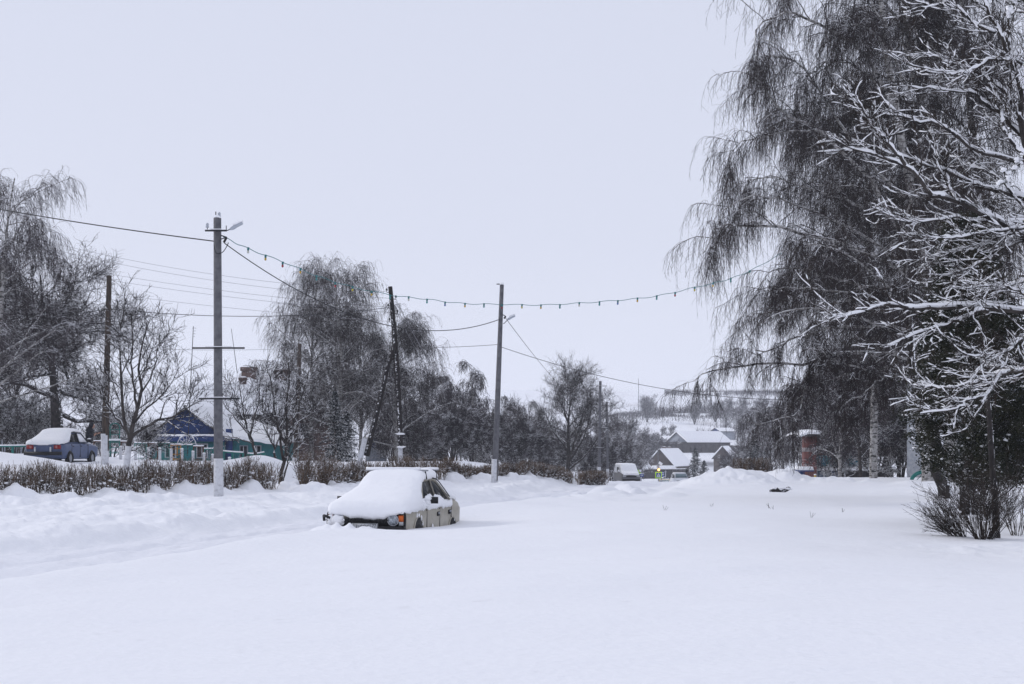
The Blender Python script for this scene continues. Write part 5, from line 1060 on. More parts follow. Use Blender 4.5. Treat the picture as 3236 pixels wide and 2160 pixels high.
def snow_loft(T, ys, w, Tz, Bz, seed, nphi=40, front=None, pw=.6, pz=.5, amp=.012, ragged=.018, ny=90, x0=0.0):
    """rounded blanket of snow: stations along y with half width, top and lower edge"""
    g = np.random.RandomState(seed); Y = np.linspace(ys[0], ys[-1], ny); W_ = np.interp(Y, ys, w); TT = np.interp(Y, ys, Tz); BB = np.interp(Y, ys, Bz)
    for q in range(3):
        for A_ in (W_, TT): A_[1:-1] = (A_[:-2]+A_[1:-1]*2+A_[2:])/4
    phi = np.linspace(-np.pi/2, np.pi/2, nphi); sx = np.sign(np.sin(phi))*np.abs(np.sin(phi))**pw; cz = np.maximum(np.cos(phi), 0)**pz
    X = W_[:, None]*sx[None]; Z = BB[:, None]+(TT-BB)[:, None]*cz[None]; Yg = np.repeat(Y[:, None], nphi, 1)
    e = (np.arange(nphi) == 0) | (np.arange(nphi) == nphi-1); Z[:, e] += ragged*fbm(Yg[:, e], X[:, e], .09, 3)*2
    nz = amp*fbm(Yg*1.0+seed, X+Z, .35, 4); Z = Z+nz; X = X*(1+nz*.8)
    V = np.stack([X+x0, Yg, Z], -1); rings = [V]
    mb = MB()
    if front is not None:
        x = X[0]; bf = np.interp(x, front[0], front[1])+.035*fbm(x*1.0, x*0+seed, .16, 3); tz = Z[0]
        F_ = [np.stack([x*.97+x0, Y[0]+.14+0*x, bf-.0], -1), np.stack([x*.99+x0, Y[0]+.02+0*x, bf-.005], -1), np.stack([x+x0, Y[0]-.03+0*x, bf+(tz-bf)*.25], -1), np.stack([x+x0, Y[0]-.025+0*x, bf+(tz-bf)*.6], -1)]
        V = np.concatenate([np.array(F_), V], 0)
    else: mb.poly(T(V[0]))
    # inward return edge so it has thickness
    ins = V.copy(); k = ins[:, [0, -1]]; edge0 = V[:, 0]-np.array([-.05, 0, -.005]); edge1 = V[:, -1]-np.array([.05, 0, -.005])
    V = np.concatenate([edge0[:, None], V, edge1[:, None]], 1); n, m = V.shape[:2]; mb.grid(T(V.reshape(-1, 3)).reshape(n, m, 3)[::-1]); mb.poly(T(V[-1]))
    return mb
def text_obj(s, size, m, par, T, org, rotm, name='lettering', ext=.001, shear=0):
    cu = bpy.data.curves.new(name, 'FONT'); cu.body = s; cu.size = size; cu.extrude = ext; cu.align_x = 'CENTER'; cu.shear = shear; tmp = bpy.data.objects.new('tmp', cu); COL.objects.link(tmp)
    dg = bpy.context.evaluated_depsgraph_get(); me = bpy.data.meshes.new_from_object(tmp.evaluated_get(dg)); n = len(me.vertices); V = np.empty(n*3, np.float32); me.vertices.foreach_get('co', V); V = V.reshape(-1, 3)
    bpy.data.objects.remove(tmp); V = V@np.array(rotm).T+np.array(org); V = T(V); me.vertices.foreach_set('co', V.astype(np.float32).ravel()); me.materials.clear(); me.materials.append(m); me.update(); me.name = name
    o = bpy.data.objects.new(name, me); COL.objects.link(o); o.parent = par[0]; _relocal(o, par[1]); return o
FACE = [[1, 0, 0], [0, 0, 1], [0, 1, 0]]       # letters in XZ plane reading from -Y  (x->x, y->z)
FACE = [[1, 0, 0], [0, 0, -1], [0, 1, 0]]
def sub(mb, nm, m, par, root): o = mb.build(nm, M[m], par, world=False); _relocal(o, root); return o
def beige_car():
    a = .223; org = (-2.01-.79*math.cos(a), 27+.79*math.sin(a), -.53); T = fr(org, -a)
    t = thing('sedan_car', 'old beige sedan buried in deep snow with one round headlight showing', 'car', org, -a)
    b = MB(); st = [(0, .745, .30, .78, .90), (.05, .775, .28, .80, .93), (.5, .79, .22, .80, .955), (1.2, .795, .22, .80, .975), (2.2, .80, .22, .80, .96), (3.3, .79, .22, .79, .95), (3.9, .775, .24, .78, .93), (4.06, .755, .27, .76, .90), (4.10, .71, .32, .72, .84)]
    ringloft(b, st, lower_prof, T); body = b.build('body', M['beige'], t)
    c = MB(); frustum(c, T, (.735, 1.12, 3.45), (.585, 1.70, 2.72), .945, 1.40); c.build('cabin', M['beige'], t)
    fx = lambda z: .735-(z-.945)*(.15/.455)+.004
    for sg in (1, -1):
        f = (lambda z, sg=sg: sg*fx(z))
        m = MB(); poly_x(m, T, f, [(1.30, .96), (1.70, 1.35), (2.21, 1.365), (2.225, .96)], .004); w = m.build('window', M['glass_dark'], t)
        m = MB(); poly_x(m, T, f, [(2.27, .96), (2.25, 1.36), (2.50, 1.345), (2.66, 1.31), (2.84, 1.2), (3.16, .96)], .004); w2 = m.build('window', M['glass_dark'], t)
        m = MB()
        P = [(1.27, .95), (1.68, 1.375), (2.22, 1.39), (2.52, 1.375), (2.70, 1.335), (2.90, 1.21), (3.26, .95)]; pts = catmull(np.array([(f(z)+sg*.012, y, z) for y, z in P]), 26); m.tube(T(pts), .012, 6); m.build('window_frame', M['beige'], t)
        m = MB(); pts = np.array([(f(z)+sg*.016, y, z) for y, z in [(2.245, .95), (2.225, 1.375)]]); m.tube(T(pts), .010, 5); m.build('door_pillar', M['beige'], t)
        m = MB(); P = [(1.70, 1.405), (2.2, 1.42), (2.56, 1.405), (2.78, 1.36), (3.0, 1.22), (3.3, 1.0)]; pts = catmull(np.array([(sg*(fx(z)+.022), y, z) for y, z in P]), 20); m.tube(T(pts), .011, 5); m.build('drip_rail', M['blackframe'], t)
        for y in (1.36, 2.30, 3.20):
            m = MB(); beam(m, T, (sg*.798, y, .56), (.03, .012, .50)); m.build('door_seam', M['blackframe'], t)
        for y in (2.16, 3.04):
            m = MB(); beam(m, T, (sg*.812, y, .69), (.035, .17, .085)); m.build('door_handle', M['black'], t)
            m = MB(); beam(m, T, (sg*.832, y, .705), (.012, .12, .03)); m.build('handle_flap', M['galv'], t)
        for y, zt, rr in ((.78, .69, .36), (3.30, .56, .33)):
            m = MB(); an = np.linspace(0, math.pi, 14); poly_x(m, T, sg*.79, [(y+rr*math.cos(q), .18+(zt-.18)*math.sin(q)) for q in an][::-1] if sg < 0 else [(y+rr*math.cos(q), .18+(zt-.18)*math.sin(q)) for q in an], .016); m.build('wheel_arch_shade', M['blackframe'], t)  # arch is not cut: a dark panel stands in for its shaded hollow
            m = MB(); m.tube(T(np.array([(sg*.806, y+(rr+.015)*math.cos(q), .18+(zt-.165)*math.sin(q)) for q in an])), .016, 6); m.build('arch_lip', M['beige'], t)
            wheel(t, T, sg*.735, y, .27)
        m = MB(); beam(m, T, (sg*.95, 1.30, 1.0), (.20, .05, .13)); mo = m.build('mirror', M['black'], t); m = MB(); m.tube(T(np.array([(sg*.76, 1.28, .95), (sg*.9, 1.29, .97)])), .02, 6); sub(m, 'mirror_arm', 'black', mo, t)
        m = MB(); blobs(m, T(np.array([[sg*.86, 1.26, 1.03], [sg*.87, 1.25, .96], [sg*.83, 1.25, .92]])), np.array([[.07, .06, .05], [.05, .05, .05], [.045, .045, .06]]), np.random.RandomState(2), 2, 1); sub(m, 'snow', 'snow_cap', mo, t)
    # front: black grille panel, lamps, indicators, plate, badge
    m = MB(); beam(m, T, (0, -.012, .66), (1.46, .04, .26)); gr = m.build('grille', M['blackframe'], t)
    m = MB()
    for x in np.arange(-.36, .37, .045): beam(m, T, (x, -.038, .655), (.012, .014, .13))
    sub(m, 'grille_bars', 'black', gr, t)
    for sg in (1, -1):
        Rt = Matrix.Rotation(math.pi/2, 3, 'X')
        m = MB(); m.lathe([(.0, .052), (.05, .05), (.085, .038), (.098, .015), (.10, 0)], (0, 0, 0), 28, Rt); m.v[0] = T(m.v[0]+np.array([sg*.545, -.035, .665])); hl = m.build('headlight', M['lens'], t, smooth=True)
        m = MB(); an = np.linspace(0, 2*np.pi, 33); m.tube(T(np.array([(sg*.545+.105*math.cos(q), -.045, .665+.105*math.sin(q)) for q in an])), .011, 6, cap=False); sub(m, 'headlight_rim', 'chrome', hl, t)
        m = MB(); beam(m, T, (sg*.705, -.040, .70), (.09, .04, .115)); m.build('indicator', M['amber'], t)
        m = MB(); beam(m, T, (sg*.705, -.040, .60), (.085, .04, .075)); m.build('side_light', M['lensclear'], t)
        m = MB(); pts = np.array([(sg*.765, -.02, .53), (sg*.775, -.02, .62), (sg*.775, -.01, .74), (sg*.76, -.01, .80), (sg*.70, -.02, .805)]); m.tube(T(catmull(pts, 12)), .022, 7); m.build('lamp_surround', M['blackframe'], t)
    m = MB(); beam(m, T, (0, -.10, .49), (1.60, .12, .12)); m.build('bumper', M['blackframe'], t)
    m = MB(); m.tube(T(catmull(np.array([(-.70, -.08, .70), (-.78, -.08, .73), (-.84, -.05, .74), (-.86, 0, .72), (-.86, .02, .64)]), 12)), .028, 7); m.build('bumper_end', M['blackframe'], t)
    m = MB(); beam(m, T, (.02, -.155, .555), (.52, .012, .112)); pl = m.build('number_plate', mat('plate_white', (.55, .56, .58), .5), t)
    blk = mat('plate_black', (.01, .01, .012), .5)
    m = MB(); 
    for (c, s) in (((.02, -.165, .607), (.505, .006, .005)), ((.14, -.165, .555), (.005, .006, .10)), ((.275, -.165, .555), (.006, .006, .10))): beam(m, T, c, s)
    o = m.build('plate_border', blk, pl, world=False); _relocal(o, t)
    text_obj('77', .085, blk, (pl, t), T, (.205, -.1665, .537), FACE); text_obj('C718OC', .098, blk, (pl, t), T, (-.055, -.1665, .515), FACE)
    m = MB()
    for i, x in enumerate((-.045, -.025, -.005, .015, .035)): q = T(np.array([(x, -.046, .672), (x+.012, -.046, .700)])); m.tube(q, .0055, 5)
    m.tube(T(np.array([(-.04, -.046, .672), (.05, -.046, .675)])), .003, 4); sub(m, 'badge', 'chrome', gr, t)
    # roof rack
    for y in (1.95, 2.72):
        m = MB(); m.tube(T(np.array([(-.68, y, 1.575), (.66, y, 1.575)])), .016, 6); rk = m.build('roof_rack_bar', M['galv'], t)
        for sg in (1, -1): m = MB(); m.tube(T(np.array([(sg*.60, y, 1.555), (sg*.63, y, 1.40)])), .014, 5); sub(m, 'rack_foot', 'black', rk, t)
    # snow blanket
    ys = [-.06, .02, .12, .4, .8, 1.15, 1.4, 1.65, 1.9, 2.1, 2.6, 2.85, 3.0]
    w = [.74, .79, .82, .835, .83, .79, .675, .625, .62, .62, .62, .61, .57]
    tz = [.90, 1.00, 1.05, 1.11, 1.20, 1.29, 1.38, 1.50, 1.60, 1.635, 1.625, 1.57, 1.48]
    bz = [.80, .80, .81, .82, .80, .84, 1.10, 1.34, 1.405, 1.415, 1.41, 1.40, 1.36]
    m = snow_loft(T, ys, w, tz, bz, 5, front=([-.8, -.6, -.4, -.1, .15, .4, .6, .74, .82], [.79, .745, .73, .70, .685, .70, .745, .80, .83]), ny=110, nphi=56, pw=.62, pz=.42)
    m.build('snow_blanket', M['snow_cap'], t, smooth=True)
    m = snow_loft(T, [2.95, 3.1, 3.35, 3.7, 4.0, 4.13], [.56, .62, .70, .73, .70, .62], [1.48, 1.42, 1.28, 1.16, 1.08, .98], [1.25, 1.10, .97, .93, .91, .88], 8, ny=40, amp=.015); m.build('boot_snow', M['snow_cap'], t, smooth=True)
    for sg in (1, -1):   # band of snow stuck under the windows
        Y = np.linspace(1.12, 3.20, 60); sec = []
        for q, (x, z) in enumerate([(.715, 1.08), (.745, 1.075), (.79, 1.03), (.822, .95), (.835, .88), (.825, .82), (.80, .79), (.78, .80)]):
            zz = z-(.04 if z > 1.02 else 0)+.045*fbm(Y*1.0, Y*0+q*.05+3, .16, 3)*(2 if z < .83 or z > 1.06 else 1)-.05*smooth01(2.4, 3.1, Y)*(z > 1.0)*2; xx = x+.012*fbm(Y, Y*0+q, .2, 2); sec.append(np.stack([sg*xx, Y, zz], -1))
        A = np.array(sec).transpose(1, 0, 2); n_, m_ = A.shape[:2]; m = MB(); A_ = A if sg > 0 else A[::-1]; m.grid(T(A_.reshape(-1, 3)).reshape(n_, m_, 3)); m.poly(T(A_[0][::-1])); m.poly(T(A_[-1])); m.build('door_snow', M['snow_cap'], t, smooth=True)
    # snow ridge on the front roof bar, lumps on arch and in the empty lamp hole
    m = MB(); q = np.linspace(-.66, .50, 14); g = np.random.RandomState(4); m.tube(T(np.stack([q, np.full(14, 1.95), 1.612-.0*q], -1)), .026+.006*g.rand(14), 8); m.build('rack_snow', M['snow_cap'], t, smooth=True)
    m = MB(); q = np.linspace(-.60, .66, 12); m.tube(T(np.stack([q, np.full(12, 2.72), 1.60+.004*g.randn(12)], -1)), .022+.006*g.rand(12), 8); m.build('rack_snow', M['snow_cap'], t, smooth=True)
    m = MB(); blobs(m, T(np.array([[.80, .68, .72], [.805, .80, .72], [.81, .95, .66], [.81, 1.04, .56], [-.545, -.085, .665], [-.50, -.05, .60], [-.62, -.05, .58], [-.47, -.05, .66], [.80, 3.45, .50], [.81, 1.75, .46], [-.70, -.06, .70], [-.70, -.06, .61]])), np.array([[.02, .06, .05], [.02, .06, .04], [.02, .04, .05], [.015, .02, .05], [.10, .035, .10], [.07, .03, .05], [.08, .03, .06], [.05, .03, .04], [.02, .06, .03], [.02, .09, .05], [.055, .03, .07], [.07, .03, .06]]), g, 2, 1); m.build('snow_clumps', M['snow_cap'], t, smooth=True)
beige_car()
def blue_car():
    a = .095; d = 60; A = np.array([PX(196, 0, d)[0], d]); zz = hz(1468, d)
    org = (A[0]-.80*math.cos(a), A[1]+.80*math.sin(a), zz-.02); T = fr(org, -a)
    t = thing('sedan_car', 'faded blue boxy sedan seen from behind with snow over its boot and roof', 'car', org, -a)
    b = MB(); st = [(0, .75, .36, .80, .88), (.03, .79, .33, .83, .93), (.5, .80, .25, .84, .96), (1.1, .805, .24, .84, .965), (2.3, .805, .24, .84, .95), (3.0, .80, .24, .83, .93), (3.7, .79, .26, .80, .88), (3.98, .77, .3, .76, .82), (4.04, .72, .36, .70, .76)]
    ringloft(b, st, lower_prof, T); b.build('body', M['blue_paint'], t)
    c = MB(); frustum(c, T, (.745, .78, 3.05), (.60, 1.22, 2.42), .945, 1.40); c.build('cabin', M['blue_paint'], t)
    fx = lambda z: .745-(z-.945)*(.145/.455)+.004
    for sg in (1, -1):
        f = (lambda z, sg=sg: sg*fx(z))
        m = MB(); poly_x(m, T, f, [(1.02, .98), (1.30, 1.33), (1.86, 1.35), (1.88, .98)], .006); w = m.build('window', M['glass_dark'], t)
        m = MB(); poly_x(m, T, f, [(1.94, .98), (1.92, 1.35), (2.36, 1.33), (2.80, .98)], .006); m.build('window', M['snow'] if sg > 0 else M['glass_dark'], t)
        m = MB(); P = [(.96, .97), (1.26, 1.365), (1.9, 1.38), (2.40, 1.36), (2.88, .97)]; m.tube(T(catmull(np.array([(f(z)+sg*.012, y, z) for y, z in P]), 22)), .018, 6); m.build('window_frame', M['blackframe'], t)
        m = MB(); m.tube(T(np.array([(f(z)+sg*.014, y, z) for y, z in [(1.91, .95), (1.89, 1.37)]])), .025, 5); m.build('door_pillar', M['blackframe'], t)
        for y in (1.0, 1.91, 2.78): m = MB(); beam(m, T, (sg*.806, y, .60), (.03, .014, .56)); m.build('door_seam', M['blackframe'], t)
        for y in (1.15, 2.02): m = MB(); beam(m, T, (sg*.82, y, .80), (.03, .13, .03)); m.build('door_handle', M['black'], t)
        for y in (.82, 3.22):
            m = MB(); an = np.linspace(0, math.pi, 14); pts = [(y+.34*math.cos(q), .16+.46*math.sin(q)) for q in an]; poly_x(m, T, sg*.796, pts if sg > 0 else pts[::-1], .020); m.build('wheel_arch_shade', M['blackframe'], t); wheel(t, T, sg*.775, y, .29)  # dark half disc imitates the shade inside the uncut arch
        m = MB(); beam(m, T, (sg*.93, 2.62, 1.04), (.17, .07, .13)); mo = m.build('mirror', M['black'], t); m = MB(); blobs(m, T(np.array([[sg*.93, 2.62, 1.12]])), np.array([[.09, .05, .03]]), np.random.RandomState(2), 2, 1); sub(m, 'snow', 'snow_cap', mo, t)
        m = MB(); beam(m, T, (sg*.60, -.005, .77), (.30, .04, .17)); tl = m.build('tail_light', M['tail'], t); m = MB(); beam(m, T, (sg*.56, -.03, .77), (.10, .01, .12)); sub(m, 'reversing_lens', 'tail2', tl, t)
        m = MB(); beam(m, T, (sg*.34, -.10, .62), (.05, .06, .30)); m.build('bumper_overrider', M['white_paint'], t)
    m = MB(); beam(m, T, (0, -.08, .50), (1.62, .14, .14)); m.build('bumper', M['blackframe'], t)
    m = snow_loft(T, [-.10, .0, .15, .45, .8, 1.05, 1.3, 1.6, 2.2, 2.5, 2.62], [.72, .80, .83, .82, .78, .72, .66, .65, .645, .63, .58], [.98, 1.06, 1.12, 1.18, 1.32, 1.44, 1.55, 1.60, 1.58, 1.50, 1.42], [.90, .91, .93, .96, .98, 1.15, 1.42, 1.43, 1.42, 1.40, 1.36], 15, front=([-.8, -.3, .3, .8], [.88, .86, .87, .89]), ny=80, nphi=44); m.build('snow_blanket', M['snow_cap'], t, smooth=True)
    m = snow_loft(T, [2.95, 3.1, 3.6, 3.95, 4.05], [.55, .62, .62, .58, .45], [1.02, 1.03, .98, .90, .82], [.93, .93, .89, .82, .78], 16, ny=30); m.build('bonnet_snow', M['snow_cap'], t, smooth=True)
blue_car()
def far_car(label, u, vb, d, kind, rz=0.0):
    org = (PX(u, 0, d)[0], d, hz(vb, d)); T = fr(org, rz); t = thing('van' if kind == 'van' else 'sedan_car', label, 'van' if kind == 'van' else 'car', org, rz)
    if kind == 'van':
        hw = .93; st = [(0, .82, .35, .75, .95), (.06, .90, .30, .80, 1.06), (.5, hw, .28, .85, 1.14), (1.0, hw, .28, .85, 1.20), (4.4, hw, .28, .85, 1.2), (4.6, .9, .32, .8, 1.1)]
        b = MB(); ringloft(b, st, lower_prof, T); b.build('body', mat('van_silver', (.16, .16, .17), .5), t); c = MB(); frustum(c, T, (.91, .75, 4.55), (.76, 1.55, 4.45), 1.15, 1.92); c.build('cabin', M['white_car'], t)
        m = snow_loft(T, [.0, .1, .5, .85, 1.2, 1.6, 1.9, 4.3, 4.5], [.78, .84, .86, .85, .84, .80, .78, .78, .7], [1.02, 1.12, 1.22, 1.34, 1.70, 2.00, 2.08, 2.08, 2.0], [.92, 1.0, 1.08, 1.15, 1.2, 1.75, 1.9, 1.9, 1.85], 21, front=([-.9, -.3, .3, .9], [.93, .98, .92, .93]), ny=60, pz=.35, pw=.5); m.build('snow_blanket', M['snow_cap'], t, smooth=True)
        m = MB(); beam(m, T, (0, -.01, .80), (1.5, .04, .14)); m.build('grille', M['blackframe'], t)
        m = MB(); beam(m, T, (0, -.05, .45), (1.8, .12, .22)); m.build('bumper', M['blackframe'], t)
        for sg in (-1, 1):
            m = MB(); beam(m, T, (sg*.68, -.02, .83), (.32, .05, .15)); m.build('headlight', M['lensclear'], t)
            m = MB(); beam(m, T, (sg*1.07, .95, 1.28), (.2, .1, .2)); mo = m.build('mirror', M['blackframe'], t); m = MB(); blobs(m, T(np.array([[sg*1.07, .93, 1.32]])), np.array([[.13, .08, .12]]), np.random.RandomState(2), 2, 1); sub(m, 'snow', 'snow_cap', mo, t)
            m = MB(); poly_x(m, T, sg*.92, [(1.3, 1.2), (1.7, 1.7), (2.6, 1.72), (2.6, 1.2)], .01); m.build('window', M['glass_dark'], t)
            for y in (.9, 3.7): wheel(t, T, sg*.84, y, .33, .33)
        return
    b = MB(); st = [(0, .76, .30, .62, .72), (.08, .82, .26, .68, .80), (.5, .85, .24, .8, .92), (1.1, .86, .24, .84, 1.0), (3.9, .86, .24, .84, 1.0), (4.1, .8, .3, .8, .95)]; ringloft(b, st, lower_prof, T); b.build('body', M['white_car'], t)
    c = MB(); frustum(c, T, (.80, .85, 4.0), (.64, 1.62, 3.5), .99, 1.50); c.build('cabin', M['white_car'], t)
    m = MB(); V = T(np.array([(-.72, .90, 1.02), (.72, .90, 1.02), (.61, 1.53, 1.45), (-.61, 1.53, 1.45)])+np.array([0, -.03, .02])); m.prism(V, (0, .02, 0)); m.build('windscreen', mat('windscreen', (.09, .14, .16), .15, spec=.6), t)
    m = MB(); beam(m, T, (0, -.01, .60), (.80, .04, .16)); gr = m.build('grille', M['blackframe'], t); m = MB(); m.tube(T(np.array([(.09*math.cos(q), -.04, .61+.045*math.sin(q)) for q in np.linspace(0, 6.283, 17)])), .012, 5, cap=False); sub(m, 'badge', 'chrome', gr, t)
    m = MB(); beam(m, T, (0, -.03, .38), (1.5, .08, .18)); m.build('bumper', M['white_car'], t)
    m = MB(); beam(m, T, (0, 2.5, 1.56), (1.25, 1.7, .07)); m.build('roof_snow', M['snow_cap'], t)
    for sg in (-1, 1):
        m = MB(); beam(m, T, (sg*.60, .0, .68), (.30, .06, .13)); m.build('headlight', M['lensclear'], t)
        m = MB(); beam(m, T, (sg*.97, 1.05, 1.05), (.18, .08, .13)); m.build('mirror', M['blackframe'], t)
        m = MB(); poly_x(m, T, sg*.81, [(1.15, 1.0), (1.6, 1.42), (3.2, 1.42), (3.7, 1.0)], .01); m.build('window', M['glass_dark'], t)
        for y in (.8, 3.3): wheel(t, T, sg*.79, y, .3, .3)
far_car('snow-covered van facing the camera left of the crossing sign', 1995, 1531, 140, 'van', .12)
far_car('white car facing the camera beside the big snow pile', 2158, 1537, 166, 'car', .05)
# ------------------------------------------------------------------ person behind the blue car
def person():
    d = 65.4; bx = PX(281, 0, d)[0]; gz = .80; t = thing('person', 'person in a black hooded jacket looking down behind the blue car', 'person', (bx, d, gz))
    V = [(0, 0, .92), (0.02, 0, 1.12), (0.03, 0, 1.32), (.07, 0, 1.46), (.12, 0, 1.53),            # 0 pelvis .. 4 neck
         (-.0, -.17, 1.40), (.06, -.24, 1.16), (.27, -.25, 1.12), (.0, .17, 1.40), (.05, .23, 1.15), (.30, .20, 1.22),   # arms 5-7, 8-10
         (0, -.10, .88), (.03, -.11, .48), (0, -.11, .07), (.14, -.11, .03), (0, .10, .88), (-.01, .12, .48), (-.05, .12, .07), (.09, .12, .03)]
    E = [(0, 1), (1, 2), (2, 3), (3, 4), (3, 5), (5, 6), (6, 7), (3, 8), (8, 9), (9, 10), (0, 11), (11, 12), (12, 13), (13, 14), (0, 15), (15, 16), (16, 17), (17, 18)]
    R = [.19, .18, .20, .15, .075, .10, .085, .065, .10, .085, .065, .12, .085, .065, .055, .12, .085, .065, .055]
    me = bpy.data.meshes.new('body'); me.from_pydata(V, E, []); o = bpy.data.objects.new('body', me); COL.objects.link(o); o.parent = t
    sk = o.modifiers.new('skin', 'SKIN'); 
    for i, r in enumerate(R): me.skin_vertices[0].data[i].radius = (r, r*1.08)
    me.skin_vertices[0].data[0].use_root = True; ss = o.modifiers.new('ss', 'SUBSURF'); ss.levels = 2; ss.render_levels = 2; me.materials.append(M['jacket'])
    # head with a face, turned to the right and bowed
    def ell(name, c, s, m, par=t, rot=0.0, n=3):
        bm = bmesh.new(); bmesh.ops.create_icosphere(bm, subdivisions=n, radius=1); Rm = Matrix.Rotation(rot, 4, 'Y')
        for v in bm.verts: v.co = Rm @ Vector((v.co.x*s[0], v.co.y*s[1], v.co.z*s[2])) + Vector(c)
        q = bpy.data.meshes.new(name); bm.to_mesh(q); bm.free(); q.materials.append(m); ob = bpy.data.objects.new(name, q); COL.objects.link(ob); ob.parent = par
        for f in q.polygons: f.use_smooth = True
        return ob
    hd = ell('head', (.165, 0, 1.60), (.098, .075, .118), M['skin'], rot=.35)
    ell('nose', (.262, 0, 1.585), (.022, .014, .020), M['skin'], hd, .3, 2); ell('chin', (.215, 0, 1.515), (.035, .035, .028), M['skin'], hd, .3, 2)
    for s in (-1, 1): ell('eye', (.245, s*.03, 1.615), (.010, .012, .007), M['black'], hd, 0, 2)
    ell('mouth', (.242, 0, 1.545), (.010, .024, .006), M['red'], hd, 0, 2)
    ell('hood', (.115, 0, 1.63), (.125, .125, .15), M['jacket'], rot=.25); ell('hood_back', (.03, 0, 1.49), (.13, .14, .11), M['jacket'])
    # raised open hand on the near side, lower hand holding
    def hand(w, dirv, up, par):
        w = np.array(w); dv = norm(np.array([dirv]))[0]; uv = norm(np.array([up]))[0]; sd_ = np.cross(dv, uv); mb = MB()
        P = np.array([w-dv*.03, w, w+dv*.045, w+dv*.085]); mb.tube(P, [.024, .030, .036, .030], 8)
        for k, (o_, L) in enumerate([(-.028, .062), (-.010, .076), (.010, .072), (.027, .056)]):
            b0 = w+dv*.075+sd_*o_; mb.tube(np.array([b0, b0+dv*L*.5+sd_*o_*.3+uv*.004, b0+dv*L+sd_*o_*.4-uv*.006]), [.0105, .0095, .007], 6)
        b0 = w+dv*.02-sd_*.028; mb.tube(np.array([b0, b0-sd_*.03+dv*.02, b0-sd_*.04+dv*.05]), [.012, .011, .008], 6)
        return mb.build('hand', M['skin'], par, smooth=True, world=False)
    hand((.33, -.25, 1.16), (.62, 0, .8), (0, -1, 0), t); hand((.36, .19, 1.25), (.8, 0, .35), (0, 0, 1), t)
person()
# ------------------------------------------------------------------ playground fence and frames
def mesh_panel(label, u0, u1, vt, vb, d, m, infill='net', group='painted playground fence panels', extra=None):
    a = PX(u0, vt, d); b = PX(u1, vt, d); zb = min(H(a[0], d), hz(vb, d))-.1; zt = a[2]; t = thing('netting_fence', label, 'fence', (a[0], d, zb), 0, group); w = b[0]-a[0]
    f = MB(); 
    for x in (a[0], b[0]): f.box((x, d, (zt+zb)/2), (.05, .05, zt-zb))
    f.box(((a[0]+b[0])/2, d, zt), (w+.05, .05, .05)); f.box(((a[0]+b[0])/2, d, zb+.35), (w, .03, .03)); f.build('frame', M[m], t)
    n = MB()
    if infill in ('net', 'figure', 'dark'):
        for q in np.arange(zb+.15, zt, .085): n.box(((a[0]+b[0])/2, d, q), (w, .010, .012))
        for q in np.arange(a[0], b[0], .09): n.box((q, d-.004, (zt+zb)/2), (.010, .010, zt-zb))
    if infill == 'ladder':
        for q in np.arange(zb+.3, zt, .27): n.box(((a[0]+b[0])/2, d, q), (w, .035, .035))
    if infill == 'solid': n.box(((a[0]+b[0])/2, d+.01, (zt+zb)/2), (w-.04, .02, zt-zb))
    if n.v: n.build('infill', M[m] if infill != 'net' else M['galv'], t)
    if infill == 'figure':
        k = MB(); c = np.array([(a[0]+b[0])/2, d-.03, (zt+zb)/2+.1]); k.tube(c+np.stack([.10*np.cos(np.linspace(0, 6.283, 17)), 0*np.linspace(0, 1, 17), .19*np.sin(np.linspace(0, 6.283, 17))], -1), .022, 6, cap=False); k.build('ornament', M['grey_paint'], t)
    s = MB(); q = np.linspace(a[0]-.02, b[0]+.02, 7); s.tube(np.stack([q, np.full(7, d), np.full(7, zt+.045)], -1), .032+.008*np.random.RandomState(int(u0)).rand(7), 6); s.build('snow', M['snow_cap'], t, smooth=True)
    if extra:
        e = MB()
        for (p0, p1, r) in extra: cyl_between(e, PX(*p0, d-.02), PX(*p1, d-.02), r, 5)
        e.build('bars', M['paint_orange'] if m == 'paint_orange' else M['white_paint'], t)
D_ = 70
mesh_panel('brown framed netting panel just right of the blue car bonnet', 297, 320, 1395, 1450, D_, 'paint_brown', 'net')
mesh_panel('teal framed ladder panel right of the yellow-streaked pole', 342, 378, 1393, 1442, D_+2, 'paint_green', 'ladder')
mesh_panel('brown framed netting panel left of the whitewashed garden tree', 383, 402, 1396, 1450, D_, 'paint_brown', 'net')
mesh_panel('first teal netting panel right of the garden tree', 426, 463, 1401, 1465, D_, 'paint_green', 'dark')
mesh_panel('brown panel with an oval ornament', 470, 498, 1401, 1465, D_, 'paint_brown', 'figure')
mesh_panel('teal panel between the oval ornament and the orange panel', 503, 536, 1401, 1465, D_, 'paint_green', 'dark')
mesh_panel('orange framed panel with an open centre', 540, 571, 1406, 1465, D_, 'paint_orange', 'ladder', extra=[((560, 1406), (560, 1440), .03), ((545, 1440), (552, 1462), .02)])
mesh_panel('teal panel below the white wheel ornament', 575, 607, 1407, 1466, D_, 'paint_green', 'ladder')
mesh_panel('brown panel with close bars left of the tall pole', 612, 643, 1411, 1468, D_, 'paint_brown', 'dark')
mesh_panel('low teal panel beside the tall pole', 646, 672, 1419, 1468, D_, 'paint_green', 'net')
